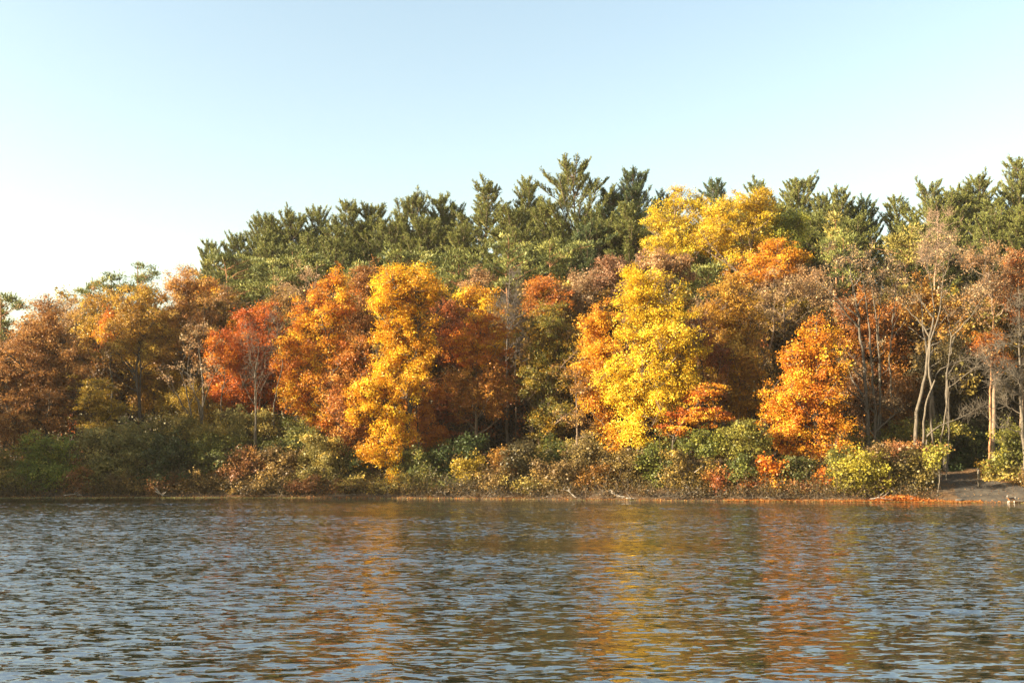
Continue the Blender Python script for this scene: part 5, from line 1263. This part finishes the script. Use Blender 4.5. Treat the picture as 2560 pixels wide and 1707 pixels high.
# ---------------------------------------------------------------- the dog wading at the landing
def make_dog():
    sx = at(2516, 1255, 77)[0]
    sy = float(shore(sx)) - 0.18
    V, Ed, Rd = [], [], []
    def v(x, y, z, r, p=None):
        V.append((x, y, z)); Rd.append(r if isinstance(r, tuple) else (r, r))
        if p is not None: Ed.append((p, len(V) - 1))
        return len(V) - 1
    pel = v(-0.20, 0, 0.375, (0.085, 0.095))
    loin = v(-0.05, 0, 0.38, (0.082, 0.090), pel)
    ribs = v(0.09, 0, 0.365, (0.095, 0.112), loin)
    chest = v(0.19, 0, 0.365, (0.085, 0.105), ribs)
    nk = v(0.265, 0, 0.405, (0.062, 0.066), chest)
    hd0 = v(0.325, 0, 0.445, (0.066, 0.064), nk)
    hd1 = v(0.375, 0, 0.430, (0.050, 0.048), hd0)
    mz = v(0.430, 0, 0.405, (0.028, 0.027), hd1)
    v(0.465, 0, 0.398, (0.021, 0.020), mz)
    for s in (-1, 1):                                   # hind legs: thigh, knee forward, hock back, shank, paw
        h = v(-0.21, s * 0.055, 0.30, (0.056, 0.048), pel)
        kn = v(-0.155 - s * 0.015, s * 0.065, 0.215, 0.038, h)
        hk = v(-0.255 - s * 0.02, s * 0.065, 0.125, 0.022, kn)
        pw = v(-0.235 - s * 0.02, s * 0.065, 0.022, 0.021, hk)
        v(-0.195 - s * 0.02, s * 0.065, 0.008, 0.022, pw)
        e = v(0.185, s * 0.06, 0.25, (0.042, 0.036), chest)  # fore legs
        w = v(0.175 + s * 0.02, s * 0.06, 0.115, 0.024, e)
        p2 = v(0.185 + s * 0.025, s * 0.06, 0.018, 0.021, w)
        v(0.220 + s * 0.025, s * 0.06, 0.006, 0.022, p2)
        e0 = v(0.305, s * 0.052, 0.485, (0.020, 0.022), hd0)   # hanging ears
        e1 = v(0.300, s * 0.080, 0.445, (0.012, 0.030), e0)
        v(0.312, s * 0.084, 0.385, (0.008, 0.022), e1)
    t0 = v(-0.275, 0, 0.425, 0.026, pel)                 # tail carried up and curling forward
    t1 = v(-0.315, 0, 0.49, 0.020, t0)
    t2 = v(-0.315, 0, 0.56, 0.019, t1)
    t3 = v(-0.285, 0, 0.605, 0.018, t2)
    v(-0.235, 0, 0.615, 0.011, t3)
    me = bpy.data.meshes.new('dog_skeleton'); me.from_pydata(V, Ed, [])
    tmp = bpy.data.objects.new('dog_tmp', me); COL.objects.link(tmp)
    sk = tmp.modifiers.new('skin', 'SKIN'); sk.use_smooth_shade = True; sk.branch_smoothing = 0.4
    for i, sv in enumerate(me.skin_vertices[0].data):
        sv.radius = Rd[i]; sv.use_root = i == 0
    sb = tmp.modifiers.new('sub', 'SUBSURF'); sb.levels = 2; sb.render_levels = 2
    dg = bpy.context.evaluated_depsgraph_get()
    body = bpy.data.meshes.new_from_object(tmp.evaluated_get(dg))
    bpy.data.objects.remove(tmp)
    co = np.empty(len(body.vertices) * 3, np.float32); body.vertices.foreach_get('co', co); co = co.reshape(-1, 3)
    x, y, z = co.T
    wav = 0.012 * np.sin(x * 60) + 0.012 * np.sin(y * 70 + z * 50)
    black, brown, white = np.array([0.012, 0.010, 0.009]), np.array([0.17, 0.075, 0.025]), np.array([0.42, 0.39, 0.34])
    c = np.tile(brown, (len(co), 1))
    c[(z > 0.34 + wav) & (x < 0.23) & (x > -0.24)] = black          # saddle
    c[(x > 0.12 + wav) & (x < 0.235) & (z > 0.26)] = black          # shoulder
    c[(z < 0.20 + wav)] = white                                     # legs
    c[(x > 0.215 + wav) & (z < 0.46)] = white                       # chest, neck and muzzle
    c[(x > 0.27) & (np.abs(y) < 0.05) & (z > 0.39)] = white         # blaze
    c[(x > 0.26) & (x < 0.345) & (np.abs(y) > 0.045 + wav * 0.3) & (z > 0.375)] = np.array([0.05, 0.024, 0.012])   # ears
    c[(x > 0.462)] = black                                          # nose
    c[(x < -0.255) & (z > 0.475)] = white                           # tail tip
    a = body.color_attributes.new('coat', 'FLOAT_COLOR', 'POINT')
    a.data.foreach_set('color', np.c_[c, np.ones(len(c))].astype(np.float32).ravel())
    m, N, L, out = new_mat('dog_coat')
    at_ = N.new('ShaderNodeAttribute'); at_.attribute_name = 'coat'
    p = N.new('ShaderNodeBsdfPrincipled'); p.inputs['Roughness'].default_value = 0.8; p.inputs['Specular IOR Level'].default_value = 0.15
    n_ = N.new('ShaderNodeTexNoise'); n_.inputs['Scale'].default_value = 90
    b = N.new('ShaderNodeBump'); b.inputs['Strength'].default_value = 0.3; b.inputs['Distance'].default_value = 0.01
    L.new(n_.outputs['Fac'], b.inputs['Height']); L.new(b.outputs[0], p.inputs['Normal'])
    L.new(at_.outputs['Color'], p.inputs['Base Color']); L.new(p.outputs[0], out.inputs['Surface'])
    body.materials.clear()
    root = empty('dog', (sx, sy, float(ground_z(sx, sy))), 'black, brown and white hound wading at the water below the dirt path', 'dog')
    o = link('body', body, m, root)
    root.rotation_euler = (0, 0, math.radians(-6))
    # eyes
    em, N, L, out = new_mat('dog_eye')
    p = N.new('ShaderNodeBsdfPrincipled'); p.inputs['Base Color'].default_value = (0.01, 0.006, 0.004, 1); p.inputs['Roughness'].default_value = 0.1
    L.new(p.outputs[0], out.inputs['Surface'])
    th, ph = np.meshgrid(np.linspace(0, 2 * np.pi, 9)[:-1], np.linspace(0, np.pi, 6))
    dirs = np.stack([np.cos(th) * np.sin(ph), np.sin(th) * np.sin(ph), np.cos(ph)], -1).reshape(-1, 3) * 0.009
    fa = np.array([(i * 8 + j, i * 8 + (j + 1) % 8, (i + 1) * 8 + (j + 1) % 8, (i + 1) * 8 + j) for i in range(5) for j in range(8)])
    for s in (-1, 1):
        e = link('eye', mesh_np('dog_eye', dirs + [0.385, s * 0.036, 0.458], fa, smooth=True), em, root)
make_dog()

# ---------------------------------------------------------------- the evening haze lying over the lake and the wood
def haze():
    m, N, L, out = new_mat('evening_haze')
    v = N.new('ShaderNodeVolumePrincipled')
    v.inputs['Color'].default_value = (1.0, 0.94, 0.82, 1)
    v.inputs['Density'].default_value = 0.0001
    v.inputs['Anisotropy'].default_value = 0.25
    L.new(v.outputs[0], out.inputs['Volume'])
    x, y0, y1, z0, z1 = 198.0, -125.0, 240.0, -4.5, 52.0
    co = np.array([(-x, y0, z0), (x, y0, z0), (x, y1, z0), (-x, y1, z0), (-x, y0, z1), (x, y0, z1), (x, y1, z1), (-x, y1, z1)])
    fa = np.array([(0, 3, 2, 1), (4, 5, 6, 7), (0, 1, 5, 4), (1, 2, 6, 5), (2, 3, 7, 6), (3, 0, 4, 7)])
    o = link('haze', mesh_np('haze', co, fa), m)
    tag(o, 'thin evening haze over the lake and the wood', None, kind='stuff')
haze()
